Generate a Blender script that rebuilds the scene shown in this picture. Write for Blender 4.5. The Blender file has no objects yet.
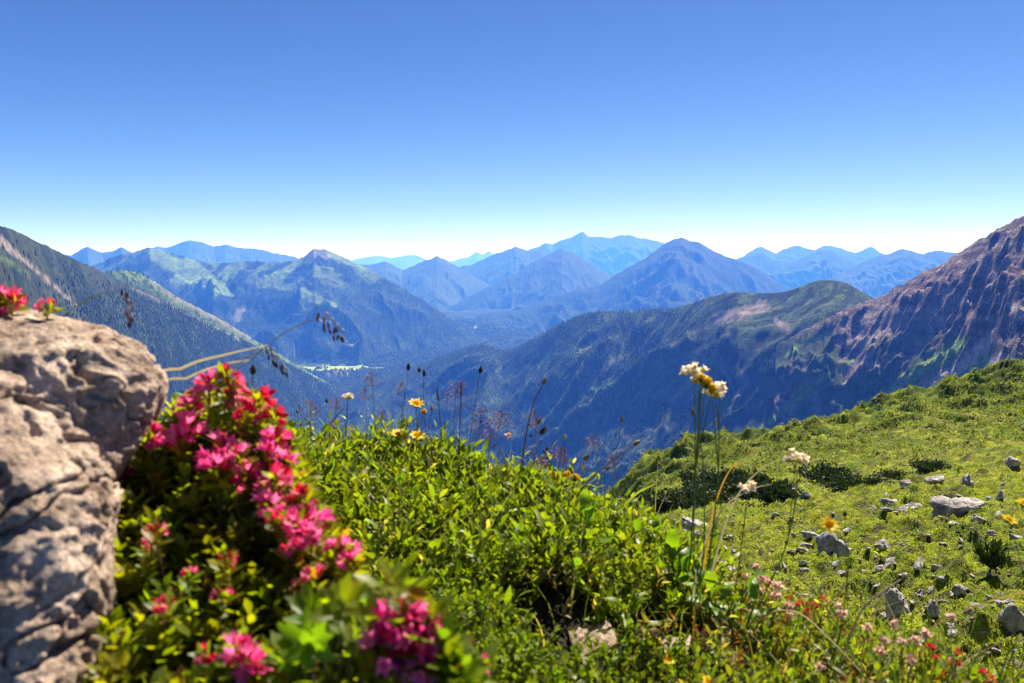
import bpy, math
import numpy as np

# ----------------------------------------------------------------------------
# camera, light, exposure
# ----------------------------------------------------------------------------
scene = bpy.context.scene
FPX, CX, CY, HORIZON = 740.0, 512.0, 341.5, 256.0
PITCH = math.atan((CY - HORIZON) / FPX)
cam_data = bpy.data.cameras.new("camera")
cam = bpy.data.objects.new("camera", cam_data)
scene.collection.objects.link(cam)
cam.location = (0, 0, 0)
cam.rotation_euler = (math.pi / 2 - PITCH, 0, 0)
cam_data.sensor_width = 36.0
cam_data.lens = FPX * 36.0 / 1024.0
cam_data.clip_start = 0.02
cam_data.clip_end = 300000.0
cam_data.dof.use_dof = True
cam_data.dof.focus_distance = 9.0
cam_data.dof.aperture_fstop = 5.2
cam_data.dof.aperture_blades = 9
scene.camera = cam

SUN_AZ, SUN_EL = math.radians(31), math.radians(51)      # azimuth clockwise from the view direction (+Y)
sun_dir = np.array([math.sin(SUN_AZ) * math.cos(SUN_EL), math.cos(SUN_AZ) * math.cos(SUN_EL), math.sin(SUN_EL)])
world = bpy.data.worlds.new("World")
scene.world = world
world.use_nodes = True
wn = world.node_tree
wn.nodes.clear()
w_out = wn.nodes.new("ShaderNodeOutputWorld")
w_bg = wn.nodes.new("ShaderNodeBackground")
w_sky = wn.nodes.new("ShaderNodeTexSky")
w_sky.sky_type = 'NISHITA'
w_sky.sun_disc = False
w_sky.sun_elevation = SUN_EL
w_sky.sun_rotation = SUN_AZ
w_sky.altitude = 3900
w_sky.air_density = 0.84
w_sky.dust_density = 0.6
w_sky.ozone_density = 1.8
w_bg.inputs["Strength"].default_value = 0.0515
# deep, dry alpine air: the sky's red, green and blue each get their own gamma
w_sep = wn.nodes.new("ShaderNodeSeparateColor")
w_com = wn.nodes.new("ShaderNodeCombineColor")
wn.links.new(w_sky.outputs[0], w_sep.inputs[0])
SKY_GAIN, SKY_GAMMA = [0.98, 0.84, 0.93], [1.45, 1.28, 1.19]
w_p, w_m = [], []
for k in range(3):
    a_ = wn.nodes.new("ShaderNodeMath"); a_.operation = 'MULTIPLY'; a_.inputs[1].default_value = 0.175
    p_ = wn.nodes.new("ShaderNodeMath"); p_.operation = 'POWER'; p_.inputs[1].default_value = SKY_GAMMA[k]
    m_ = wn.nodes.new("ShaderNodeMath"); m_.operation = 'MULTIPLY'; m_.inputs[1].default_value = SKY_GAIN[k] / 0.175
    wn.links.new(w_sep.outputs[k], a_.inputs[0]); wn.links.new(a_.outputs[0], p_.inputs[0]); wn.links.new(p_.outputs[0], m_.inputs[0])
    wn.links.new(m_.outputs[0], w_com.inputs[k])
    w_p.append(p_); w_m.append(m_)
wn.links.new(w_com.outputs[0], w_bg.inputs[0])
wn.links.new(w_bg.outputs[0], w_out.inputs[0])

sun_data = bpy.data.lights.new("sun", 'SUN')
sun = bpy.data.objects.new("sun", sun_data)
scene.collection.objects.link(sun)
sun_data.energy = 5.0
sun_data.angle = math.radians(0.5)
sun_data.color = (1.0, 0.95, 0.86)
sun.rotation_euler = (math.pi / 2 - SUN_EL, 0, math.pi - SUN_AZ)

scene.view_settings.view_transform = 'Standard'
scene.view_settings.look = 'None'
scene.view_settings.exposure = 1.33
scene.view_settings.gamma = 1.0
scene.view_settings.use_curve_mapping = False
try:
    scene.cycles.use_denoising = True
    scene.cycles.denoiser = 'OPENIMAGEDENOISE'
    scene.cycles.max_bounces = 6
    scene.cycles.diffuse_bounces = 3
    scene.cycles.transmission_bounces = 4
    scene.cycles.volume_bounces = 1
    scene.cycles.pixel_filter_type = 'BLACKMAN_HARRIS'
    scene.cycles.filter_width = 1.1
    scene.cycles.sample_clamp_indirect = 4.0
except Exception:
    pass

# ----------------------------------------------------------------------------
# helpers
# ----------------------------------------------------------------------------
RNG = np.random.default_rng(7)
cP, sP = math.cos(PITCH), math.sin(PITCH)


def ray(px, py):
    """slope of the view ray through a point of the photograph: (x per metre of y, z per metre of y)"""
    u = (np.asarray(px, float) - CX) / FPX
    v = (CY - np.asarray(py, float)) / FPX
    dy = cP + sP * v
    return u / dy, (-sP + cP * v) / dy


def at(px, py, D):
    a, b = ray(px, py)
    return np.array([a * D, D + 0 * a, b * D])


def project(P):
    """photograph coordinates of world points (used only to lay colours of known patches on the hills)"""
    x, y, z = P[..., 0], P[..., 1], P[..., 2]
    f = y * cP - z * sP
    v = y * sP + z * cP
    return CX + FPX * x / f, CY - FPX * v / f


def _h(ix, iy, iz, seed):
    n = (ix.astype(np.int64) * 374761393 + iy.astype(np.int64) * 668265263 + iz.astype(np.int64) * 2147483647 // 7 + seed * 974634777)
    n = n & 0xFFFFFFFF
    n = ((n ^ (n >> 13)) * 1274126177) & 0xFFFFFFFF
    n = ((n ^ (n >> 16)) * 2246822519) & 0xFFFFFFFF
    return ((n ^ (n >> 15)) & 0xFFFFFF) / float(0xFFFFFF) * 2 - 1


def vnoise2(x, y, seed=0):
    x, y = np.broadcast_arrays(np.asarray(x, float), np.asarray(y, float))
    ix, iy = np.floor(x), np.floor(y)
    fx, fy = x - ix, y - iy
    ux, uy = fx * fx * fx * (fx * (fx * 6 - 15) + 10), fy * fy * fy * (fy * (fy * 6 - 15) + 10)
    z = np.zeros_like(ix)

    def g(ox, oy):
        ang = _h(ix + ox, iy + oy, z, seed) * math.pi
        return np.cos(ang) * (fx - ox) + np.sin(ang) * (fy - oy)
    a = g(0, 0) * (1 - ux) + g(1, 0) * ux
    b = g(0, 1) * (1 - ux) + g(1, 1) * ux
    return (a * (1 - uy) + b * uy) * 1.5


def fbm2(x, y, octaves=5, seed=0, gain=0.5, lac=2.03):
    s, amp = 0.0, 1.0
    for o in range(octaves):
        s = s + amp * vnoise2(x, y, seed + o * 17)
        x, y, amp = x * lac + 13.7, y * lac - 5.1, amp * gain
    return s


def ridged2(x, y, octaves=5, seed=0, gain=0.5, lac=2.05):
    s, amp, w = 0.0, 1.0, 1.0
    for o in range(octaves):
        n = (1 - np.abs(vnoise2(x, y, seed + o * 31)) * 1.6)
        n = np.clip(n, 0, 1) ** 2 * w
        s = s + amp * n
        w = np.clip(n * 1.6, 0, 1)
        x, y, amp = x * lac + 3.3, y * lac + 9.2, amp * gain
    return s


def vnoise3(p, seed=0):
    i = np.floor(p)
    f = p - i
    u = f * f * (3 - 2 * f)
    r = 0
    for ox in (0, 1):
        for oy in (0, 1):
            for oz in (0, 1):
                w = (u[:, 0] if ox else 1 - u[:, 0]) * (u[:, 1] if oy else 1 - u[:, 1]) * (u[:, 2] if oz else 1 - u[:, 2])
                r = r + w * _h(i[:, 0] + ox, i[:, 1] + oy, i[:, 2] + oz, seed)
    return r


def fbm3(p, octaves=4, seed=0, gain=0.5):
    s, amp = 0, 1.0
    p = p.copy()
    for o in range(octaves):
        s = s + amp * vnoise3(p, seed + 13 * o)
        p = p * 2.07 + 4.3
        amp *= gain
    return s


def smooth(e0, e1, x):
    t = np.clip((x - e0) / (e1 - e0), 0, 1)
    return t * t * (3 - 2 * t)


def mix(a, b, t):
    t = np.asarray(t)[..., None]
    return np.asarray(a) * (1 - t) + np.asarray(b) * t


def tag(o, label=None, cat=None, group=None, kind=None):
    if label: o["label"] = label
    if cat: o["category"] = cat
    if group: o["group"] = group
    if kind: o["kind"] = kind
    return o


def build(name, V, F, mat, parent=None, col=None, smooth_shade=True):
    """one mesh object; F is an (n,3) or (n,4) array, or a list of such arrays"""
    me = bpy.data.meshes.new(name)
    V = np.ascontiguousarray(V, dtype=np.float32)
    Fs = F if isinstance(F, list) else [F]
    Fs = [np.asarray(f, dtype=np.int32) for f in Fs if len(f)]
    me.vertices.add(len(V))
    me.vertices.foreach_set("co", V.ravel())
    idx = np.concatenate([f.ravel() for f in Fs])
    tot = np.concatenate([np.full(len(f), f.shape[1], np.int32) for f in Fs])
    start = np.concatenate([[0], np.cumsum(tot)[:-1]]).astype(np.int32)
    me.loops.add(len(idx))
    me.loops.foreach_set("vertex_index", idx)
    me.polygons.add(len(tot))
    me.polygons.foreach_set("loop_start", start)
    me.polygons.foreach_set("loop_total", tot)
    if smooth_shade:
        me.polygons.foreach_set("use_smooth", np.ones(len(tot), bool))
    me.update(calc_edges=True)
    if col is not None:
        at_ = me.color_attributes.new("Col", 'FLOAT_COLOR', 'POINT')
        c = np.ones((len(V), 4), np.float32)
        c[:, :3] = col
        at_.data.foreach_set("color", c.ravel())
    if mat is not None:
        me.materials.append(mat)
    o = bpy.data.objects.new(name, me)
    scene.collection.objects.link(o)
    if parent is not None:
        o.parent = parent
    return o


def empty(name, loc):
    o = bpy.data.objects.new(name, None)
    o.empty_display_size = 0.1
    scene.collection.objects.link(o)
    o.location = [float(c) for c in loc]
    return o


def grid_faces(nr, nc):
    r, c = np.meshgrid(np.arange(nr - 1), np.arange(nc - 1), indexing='ij')
    i = (r * nc + c).ravel()
    return np.stack([i, i + 1, i + nc + 1, i + nc], 1)


class Nodes:
    def __init__(self, name):
        self.m = bpy.data.materials.new(name)
        self.m.use_nodes = True
        self.t = self.m.node_tree
        self.t.nodes.clear()
        self.out = self.t.nodes.new("ShaderNodeOutputMaterial")

    def n(self, kind, **kw):
        nd = self.t.nodes.new("ShaderNode" + kind)
        for k, v in kw.items():
            if k.startswith("in_"):
                key = k[3:].replace("_", " ")
                nd.inputs[key].default_value = v
            else:
                setattr(nd, k, v)
        return nd

    def l(self, a, b):
        self.t.links.new(a, b)

    def noise(self, scale, detail=5, rough=0.55, coord=None):
        nd = self.n("TexNoise")
        nd.inputs["Scale"].default_value = scale
        nd.inputs["Detail"].default_value = detail
        nd.inputs["Roughness"].default_value = rough
        if coord is not None:
            self.l(coord, nd.inputs["Vector"])
        return nd

    def ramp(self, fac, stops):
        nd = self.n("ValToRGB")
        while len(nd.color_ramp.elements) < len(stops):
            nd.color_ramp.elements.new(0.5)
        for e, (p, c) in zip(nd.color_ramp.elements, stops):
            e.position = p
            e.color = (c[0], c[1], c[2], 1) if hasattr(c, '__len__') else (c, c, c, 1)
        self.l(fac, nd.inputs[0])
        return nd.outputs[0]

    def mixc(self, a, b, fac, mode='MIX'):
        nd = self.n("Mix", data_type='RGBA', blend_type=mode)
        for sock, val in ((nd.inputs[6], a), (nd.inputs[7], b), (nd.inputs[0], fac)):
            if hasattr(val, 'links'):
                self.l(val, sock)
            elif hasattr(val, '__len__'):
                sock.default_value = (val[0], val[1], val[2], 1)
            else:
                sock.default_value = val
        return nd.outputs[2]


def mat_terrain(name, sc, bump=0.6, bump_dist=10.0, var=0.35, rough=0.95):
    """colour from the mesh's own colour attribute (cover types), broken up by noise, with bump at scale sc metres"""
    N = Nodes(name)
    co = N.n("TexCoord").outputs["Object"]
    att = N.n("Attribute", attribute_name="Col").outputs["Color"]
    n1 = N.noise(1.0 / sc, 6, 0.65, co)
    n2 = N.noise(1.0 / (sc * 0.17), 4, 0.6, co)
    v1 = N.ramp(n1.outputs[0], [(0.3, 1 - var), (0.7, 1 + var)])
    v2 = N.ramp(n2.outputs[0], [(0.3, 1 - var), (0.7, 1 + var)])
    c = N.mixc(att, v1, 1.0, 'MULTIPLY')
    c = N.mixc(c, v2, 1.0, 'MULTIPLY')
    b = N.n("BsdfPrincipled")
    b.inputs["Roughness"].default_value = rough
    b.inputs["Specular IOR Level"].default_value = 0.1
    N.l(c, b.inputs["Base Color"])
    add = N.n("Math", operation='ADD')
    N.l(n1.outputs[0], add.inputs[0])
    N.l(n2.outputs[0], add.inputs[1])
    bp = N.n("Bump")
    bp.inputs["Strength"].default_value = bump
    bp.inputs["Distance"].default_value = bump_dist
    N.l(add.outputs[0], bp.inputs["Height"])
    N.l(bp.outputs[0], b.inputs["Normal"])
    N.l(b.outputs[0], N.out.inputs["Surface"])
    return N.m


FLOOR = -1000.0
# ----------------------------------------------------------------------------
# the valley floor: one sheet to the horizon, and the air
# ----------------------------------------------------------------------------
xs = np.concatenate([-np.geomspace(90000, 3000, 50), np.linspace(-2950, -350, 120), np.linspace(-250, 250, 5), np.geomspace(300, 90000, 90)])
ys = np.concatenate([-np.geomspace(30000, 500, 30), np.linspace(0, 5800, 50), np.linspace(5840, 7800, 60), np.linspace(7900, 20000, 110), np.geomspace(20500, 100000, 30)])
gx, gy = np.meshgrid(xs, ys)
gz = FLOOR + (70 + 60 * smooth(7500, 9000, gy)) * fbm2(gx / 1100, gy / 1100, 4, 8) * smooth(300, 900, np.hypot(gx + 1700, gy - 6750)) - 420 * smooth(6200, 4300, gy) * smooth(-2500, -500, gy) + 25 * fbm2(gx / 1500, gy / 1500, 4, 3) + 0 * gx
wood = smooth(-0.1, 0.15, fbm2(gx / 900, gy / 900, 4, 11))
clear = smooth(.1, .25, 0.7 * fbm2(gx / 180, gy / 120, 3, 15) + 1.1 * smooth(1.0, 0.2, np.hypot((gx + 1620) / 560, (gy - 6650) / 330)) - .55)
vc = mix((0.018, 0.030, 0.012), (0.026, 0.040, 0.014), wood)
vc = mix(vc, (0.24, 0.33, 0.05), clear)
valley = build("valley_floor", np.stack([gx, gy, gz], -1).reshape(-1, 3), grid_faces(*gx.shape),
               mat_terrain("valley_ground", 120, 0.5, 15), col=vc.reshape(-1, 3))
tag(valley, "dark wooded valley floor far below between the mountains", kind="structure")

N = Nodes("air")
pv = N.n("VolumePrincipled")
pv.inputs["Color"].default_value = (0.055, 0.205, 1.0, 1)
pv.inputs["Absorption Color"].default_value = (1, 1, 1, 1)
pv.inputs["Density"].default_value = 9.8e-5
pv.inputs["Anisotropy"].default_value = 0.05
N.l(pv.outputs[0], N.out.inputs["Volume"])
hx, hy0, hy1, hz0, hz1 = 95000., -35000., 105000., -1560., 1000.
hv = np.array([[x, y, z] for x in (-hx, hx) for y in (hy0, hy1) for z in (hz0, hz1)])
hf = np.array([[0, 1, 3, 2], [4, 6, 7, 5], [0, 4, 5, 1], [2, 3, 7, 6], [0, 2, 6, 4], [1, 5, 7, 3]])
haze = build("haze", hv, hf, N.m, smooth_shade=False)
tag(haze, "thin blue summer haze lying between the mountain ranges", kind="stuff")

# ----------------------------------------------------------------------------
# mountains: each a real slope with its own distance, crest line and gullies
# ----------------------------------------------------------------------------
M_FAR = mat_terrain("far_rock_and_forest", 260, 0.35, 40, 0.16)
M_MID = mat_terrain("mid_slope", 80, 0.7, 20, 0.45)
M_NEAR = mat_terrain("near_slope", 24, 0.9, 8, 0.6)


class Mountain:
    def __init__(self, name, label, sky, dist, y0, y1, sf, sb, amp, wl, shear=0.0, jag=1.0, na=360, ny=220,
                 colour=None, mat=None, seed=1, concave=0.0, spur=0.0, spur_wl=1.0, crag=0.0):
        sky = np.array(sky, float)
        dist = np.array(dist, float)
        a0, _ = ray(sky[0, 0], HORIZON)
        a1, _ = ray(sky[-1, 0], HORIZON)
        A = np.linspace(a0, a1, na)
        Y = np.geomspace(y0, y1, ny)
        g_a, g_y = np.meshgrid(A, Y)
        px = CX + (np.interp(A, [a0, a1], [sky[0, 0], sky[-1, 0]]) - CX)
        D = np.interp(px, dist[:, 0], dist[:, 1])
        py = np.interp(px, sky[:, 0], sky[:, 1])
        _, b = ray(px, py)
        zr = b * D
        mpp = D / FPX                                      # metres per photo pixel at the crest
        rag = jag * mpp * fbm2(px / 9.0, px * 0 + seed * 3.1, 4, seed)      # ragged crest line
        d = g_y - D[None, :]
        x = g_a * g_y
        sh = shear + 0.75 * fbm2(x / (wl * 5.0), g_y / (wl * 6.0), 2, seed + 3)
        g = x - sh * d
        dd = np.abs(d)
        far = smooth(0, wl * 1.6, dd)
        fine = ridged2(g / (wl * 0.16), d / (wl * 0.7), 3, seed + 33)
        gul = ridged2(g / wl + 0.5 * fbm2(x / wl, g_y / wl, 3, seed + 5), d / (wl * 1.9), 5, seed + 9)
        wx, wy = x + 0.5 * wl * fbm2(x / wl / 1.7, g_y / wl / 1.7, 3, seed + 61), g_y + 0.5 * wl * fbm2(x / wl / 1.7 + 9, g_y / wl / 1.7, 3, seed + 62)
        ero = ridged2(wx / (wl * 1.5), wy / (wl * 1.5), 6, seed + 63, 0.52)
        iso = fbm2(x / (wl * 0.8), g_y / (wl * 0.8), 6, seed + 21, 0.55)
        if not np.isscalar(sf):
            sfa = np.array(sf, float)
            sf = np.interp(px, sfa[:, 0], sfa[:, 1])[None, :]
        front = np.where(d < 0, sf * dd * (1 - concave * smooth(0, 1, dd / (D[None, :] * 0.5))), sb * dd)
        h = zr[None, :] - front + rag[None, :] * (1 - smooth(0, wl * 0.5, dd))
        h = h + amp * 0.10 * smooth(0, wl, dd) * (fine - 0.8)
        if spur:
            h = h + spur * smooth(0, spur_wl, dd) * (ridged2(g / spur_wl, d / (spur_wl * 2.5), 3, seed + 40) - 0.75)
        h = h + far * amp * (0.55 * (gul - 0.8) + 0.75 * (ero - 0.8)) + (0.12 + 0.88 * smooth(0, wl, dd)) * amp * 0.25 * iso
        if crag:
            cr = ridged2(g / (wl * 0.45), g_y / (wl * 0.6), 5, seed + 70, 0.6)
            h = h + crag * 1.2 * smooth(0, wl, dd) * (ridged2(x / (wl * 1.5), d / (wl * 2.2), 5, seed + 75, 0.55) - 0.8)
            terr = h / (crag * 2.2)
            h = h + crag * 0.5 * smooth(0, wl * 0.3, dd) * (cr - 0.7) + crag * 0.10 * np.sin(terr * 6.28 + 4 * iso) * smooth(0, wl * .5, dd)
        self.A, self.Y, self.h = A, Y, h
        P = np.stack([x, g_y, h], -1)
        self.P = P
        # slope from finite differences, for the cover
        hy = np.gradient(h, axis=0) / np.maximum(np.gradient(g_y, axis=0), 1e-3)
        hx_ = np.gradient(h, axis=1) / np.maximum(np.gradient(x, axis=1), 1e-3)
        self.slope = np.sqrt(hx_ ** 2 + hy ** 2)
        self.d, self.g, self.iso, self.gul, self.mpp = d, g, iso, gul, mpp
        self.px, self.py = project(P)
        c = colour(self)
        self.c = c
        self.o = build(name, P.reshape(-1, 3), grid_faces(ny, na), mat, col=c.reshape(-1, 3))
        tag(self.o, label, kind="structure")

    def sample(self, n, rng, ylo=None, yhi=None):
        a = rng.uniform(self.A[0], self.A[-1], n)
        y = np.sqrt(rng.uniform((ylo or self.Y[0]) ** 2, (yhi or self.Y[-1]) ** 2, n))
        return a, y

    def look(self, arr, a, y):
        fa = (a - self.A[0]) / (self.A[1] - self.A[0])
        fy = np.log(y / self.Y[0]) / math.log(self.Y[1] / self.Y[0])
        i = np.clip(fa.astype(int), 0, len(self.A) - 2)
        j = np.clip(fy.astype(int), 0, len(self.Y) - 2)
        s, t = fa - i, fy - j
        if arr.ndim == 3:
            s, t = s[:, None], t[:, None]
        return (arr[j, i] * (1 - s) * (1 - t) + arr[j, i + 1] * s * (1 - t) + arr[j + 1, i] * (1 - s) * t + arr[j + 1, i + 1] * s * t)


FOREST = np.array((0.017, 0.030, 0.014))
DWARF = np.array((0.045, 0.070, 0.022))
GRASS = np.array((0.145, 0.215, 0.045))
ROCK = np.array((0.27, 0.235, 0.22))
REDROCK = np.array((0.29, 0.19, 0.175))
SCREE = np.array((0.42, 0.32, 0.30))


def segdist(px, py, pts):
    """distance in photo pixels to a polyline, and the nearest half width, for patches of known place"""
    best = np.full(px.shape, 1e9)
    pts = np.array(pts, float)
    for (x0, y0, w0), (x1, y1, w1) in zip(pts[:-1], pts[1:]):
        vx, vy = x1 - x0, y1 - y0
        t = np.clip(((px - x0) * vx + (py - y0) * vy) / (vx * vx + vy * vy), 0, 1)
        dd = np.hypot(px - x0 - t * vx, py - y0 - t * vy) / (w0 + (w1 - w0) * t)
        best = np.minimum(best, dd)
    return best


def col_far(forest=0.5, snow=0.0):
    def f(m):
        rock = smooth(forest - .25, forest + .25, m.slope + 0.25 * m.iso + (m.h - m.h.max() + 900) / 1800)
        c = mix(FOREST, np.array((0.045, 0.062, 0.060)), rock)
        if snow:
            s = smooth(0.0, 0.3, m.iso + 0.2) * smooth(-250, 0, m.h - m.h.max() + 60)
            c = mix(c, (0.85, 0.87, 0.9), s * snow)
        return c
    return f


def col_plain(m):
    t = smooth(-0.2, 0.5, m.iso)
    return mix(FOREST, DWARF, t)


def far(name, label, sky, dist, ysp=(0.82, 1.12), **kw):
    ds = [q[1] for q in dist]
    D = sum(ds) / len(ds)
    args = dict(sf=0.55, sb=0.6, amp=0.024 * D ** 0.9 * 0.6, wl=0.03 * D + 150, colour=col_far(0.55), mat=M_FAR, na=360, ny=190, jag=1.0)
    args.update(kw)
    return Mountain(name, label, sky, dist, min(ds) * ysp[0], max(ds) * ysp[1], **args)


far("mountain_range", "faintest pale range with white glaciers low on the central horizon",
    [(300, 268), (335, 262), (355, 260), (365, 257), (380, 256), (392, 258), (405, 255), (415, 255), (425, 259), (440, 262), (455, 260), (468, 257), (476, 252), (484, 254), (492, 250), (503, 251), (515, 256), (540, 262), (600, 268)],
    [(300, 52000), (600, 52000)], (0.88, 1.1), seed=3, colour=col_far(0.2, 1.0), jag=0.8)
far("mountain_massif", "pale blue rocky massif with a pointed summit on the central horizon",
    [(480, 285), (515, 258), (530, 250), (540, 247), (546, 243), (553, 244), (560, 241), (570, 238), (577, 233), (582, 231), (588, 236), (597, 237), (610, 238), (620, 235), (630, 235), (640, 238), (650, 239), (657, 241), (664, 243), (672, 252), (690, 262), (720, 275)],
    [(480, 27000), (720, 27000)], (0.82, 1.15), seed=5, colour=col_far(0.1), jag=0.9, sf=0.62, amp=260, wl=900)
far("mountain_range", "two small blue peaks behind the dark forested slope at left",
    [(-20, 262), (30, 258), (72, 255), (80, 250), (88, 246.5), (95, 250), (103, 253), (112, 251), (122, 247.5), (130, 251), (140, 256), (160, 266), (200, 275)],
    [(-20, 15000), (200, 15000)], seed=11, jag=0.8)
far("mountain_range", "pale blue range with a broad summit above the meadow streaked mountain",
    [(110, 268), (140, 254), (150, 248), (158, 246), (166, 247), (175, 244.5), (183, 242), (190, 240), (197, 240.5), (205, 243.5), (215, 247), (225, 244.5), (232, 246), (240, 248), (250, 247.5), (262, 250), (275, 252.5), (285, 255), (297, 258), (320, 266), (350, 275)],
    [(110, 19000), (350, 19000)], seed=13, colour=col_far(0.25), jag=1.0)
far("mountain_range", "pale jagged blue range at the back right of the horizon",
    [(700, 275), (735, 260), (748, 253), (756, 248), (762, 247), (768, 250), (776, 253), (783, 249.5), (790, 246.5), (800, 246), (808, 249), (815, 250), (822, 246), (828, 245), (838, 247), (846, 250), (855, 253), (862, 250), (868, 246.5), (873, 247.5), (880, 253), (895, 258), (940, 266), (1000, 270)],
    [(700, 23000), (1000, 23000)], seed=17, colour=col_far(0.15), jag=0.8, amp=240, wl=800)
far("mountain_range", "blue grey peak with pale flanks in the middle of the right hand ranges",
    [(690, 290), (720, 272), (738, 259), (750, 256), (760, 254), (770, 259), (785, 262), (800, 259), (812, 253), (822, 249.5), (830, 251), (842, 256), (858, 264), (880, 274), (920, 290)],
    [(690, 17500), (920, 17500)], seed=19, colour=col_far(0.12), amp=230, wl=750, jag=1.0)
far("mountain_range", "blue peak rising left of the reddish rocky mountain shoulder",
    [(800, 300), (835, 276), (855, 266), (868, 260), (880, 256), (893, 252), (903, 248.5), (912, 251), (922, 253.5), (935, 251), (945, 251.5), (955, 253), (963, 251), (975, 254), (1000, 262), (1060, 268)],
    [(800, 14500), (1060, 14500)], seed=23, colour=col_far(0.2), amp=200, wl=650, jag=1.0)
far("mountain_range", "blue forested peaks left of the central valley",
    [(330, 270), (352, 264), (372, 264), (385, 261.5), (393, 265), (402, 270), (412, 266), (425, 260), (437, 256.5), (446, 260), (458, 267), (475, 277), (500, 290), (540, 310)],
    [(330, 15500), (540, 16500)], (0.72, 1.12), seed=29, sf=0.42, jag=1.0)
far("mountain_range", "blue double peaked ridge behind the central valley",
    [(430, 285), (455, 268), (470, 265), (482, 260), (495, 254), (505, 251), (516, 246.5), (522, 249), (530, 251.5), (541, 249), (550, 254), (565, 258), (590, 268), (620, 280)],
    [(430, 18500), (620, 18500)], (0.75, 1.1), seed=31, sf=0.45, jag=1.1)
far("mountain_range", "blue pyramid peak with long ridges above the central valley",
    [(440, 312), (470, 296), (495, 283), (515, 273), (535, 261), (550, 253), (562, 248), (569, 251), (580, 257), (592, 264), (605, 272), (625, 281), (660, 292)],
    [(440, 14000), (660, 14500)], (0.7, 1.1), seed=37, sf=0.42, jag=1.0, spur=160, spur_wl=1500)
far("mountain", "deep blue pointed mountain with a long left ridge right of the central valley",
    [(420, 352), (455, 330), (480, 314), (520, 309), (540, 303), (560, 294), (580, 289), (600, 285), (615, 275), (630, 266), (645, 258), (652, 253), (660, 247), (668, 241), (680, 237.5), (690, 240.5), (700, 243), (712, 250), (725, 256), (740, 261), (755, 267), (775, 279), (800, 292), (850, 315)],
    [(420, 10500), (560, 11500), (850, 12500)], (0.66, 1.15), seed=41, sf=[(420, .16), (560, .24), (660, .40), (850, .42)], amp=120, wl=480, jag=0.8, na=420, ny=220, colour=col_far(1.2), spur=140, spur_wl=1400)


def col_meadow_mountain(m):
    c = col_plain(m)
    hi = smooth(-560, -120, m.h)
    pasture = smooth(0.0, 0.2, fbm2(m.P[..., 0] / 300, m.P[..., 1] / 420, 5, 91) + 0.55 * hi - 0.50)
    c = mix(c, GRASS * .8, pasture * hi * .8)
    n = fbm2(m.px / 7, m.py / 7, 3, 92)
    for pts in ([(155, 255, 7), (180, 268, 8), (205, 290, 6)], [(190, 262, 5), (215, 285, 7), (232, 296, 2)],
                [(268, 284, 2), (290, 287, 4), (312, 297, 5), (335, 306, 2)], [(330, 254, 4), (345, 259, 4), (365, 270, 2)],
                [(300, 262, 3), (280, 275, 5), (262, 283, 6)], [(230, 268, 4), (222, 285, 3), (212, 300, 2)]):
        c = mix(c, GRASS * 1.0, .85 * smooth(1.25, 0.7, segdist(m.px, m.py, pts) + 0.35 * n))
    for pts in ([(243, 308, 3), (236, 318, 5)], [(300, 335, 2), (297, 352, 3), (300, 366, 2)], [(345, 340, 1), (352, 345, 1.5)], [(312, 318, 1.5), (330, 322, 1)]):
        c = mix(c, ROCK, 0.7 * smooth(1.3, 0.6, segdist(m.px, m.py, pts) + 0.5 * n))
    top = smooth(1.2, 0.6, segdist(m.px, m.py, [(308, 262, 3), (317, 251, 5), (326, 256, 4)]) + .3 * n)
    return mix(c, ROCK * 0.7, top * 0.7)


MB = Mountain("mountain", "blue mountain with pale pasture patches and a knob summit left of centre",
              [(40, 292), (70, 278), (92, 266), (110, 258), (122, 254.5), (135, 252), (143, 249), (150, 247.5), (160, 250), (172, 253.5), (185, 257), (200, 261), (215, 263), (228, 263), (240, 261), (255, 262), (268, 262), (282, 261), (295, 260), (303, 257), (309, 253), (314, 249), (320, 249.5), (328, 250), (340, 256), (352, 261), (362, 266), (375, 273), (390, 281), (405, 290), (420, 299), (435, 309), (450, 319), (465, 328), (480, 336), (500, 346), (530, 357), (570, 372)],
              [(40, 9000), (320, 8800), (480, 8300), (570, 8000)], 5600, 11500, 0.50, 0.55, 62, 420, 0.0, 0.8, 620, 330, col_meadow_mountain, M_MID, 43, spur=230, spur_wl=1100)


def col_meadow_spur(m):
    n = fbm2(m.px / 6, m.py / 6, 3, 96)
    g = smooth(0.2, -0.2, n - 0.15)
    c = mix(DWARF, GRASS * .8, g * smooth(150, 20, -m.d))
    r = smooth(1.4, 0.6, segdist(m.px, m.py, [(150, 279, 2), (175, 298, 2), (200, 310, 2), (225, 324, 2), (250, 338, 1.5)]) + .5 * n)
    return mix(c, ROCK * .8, r * 0.7)


MS = Mountain("ridge", "small grassy ridge with a rocky edge behind the dark forested slope",
              [(60, 292), (95, 278), (106, 272), (115, 270), (126, 269.5), (138, 272), (147, 277), (158, 284), (172, 294), (188, 303), (205, 312), (222, 321), (240, 332), (258, 343), (280, 356), (310, 374), (340, 392)],
              [(60, 3300), (160, 3700), (340, 5600)], 2300, 6400, 0.62, 0.7, 45, 180, -0.3, 0.9, 420, 200, col_meadow_spur, M_NEAR, 47, crag=14)


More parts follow.
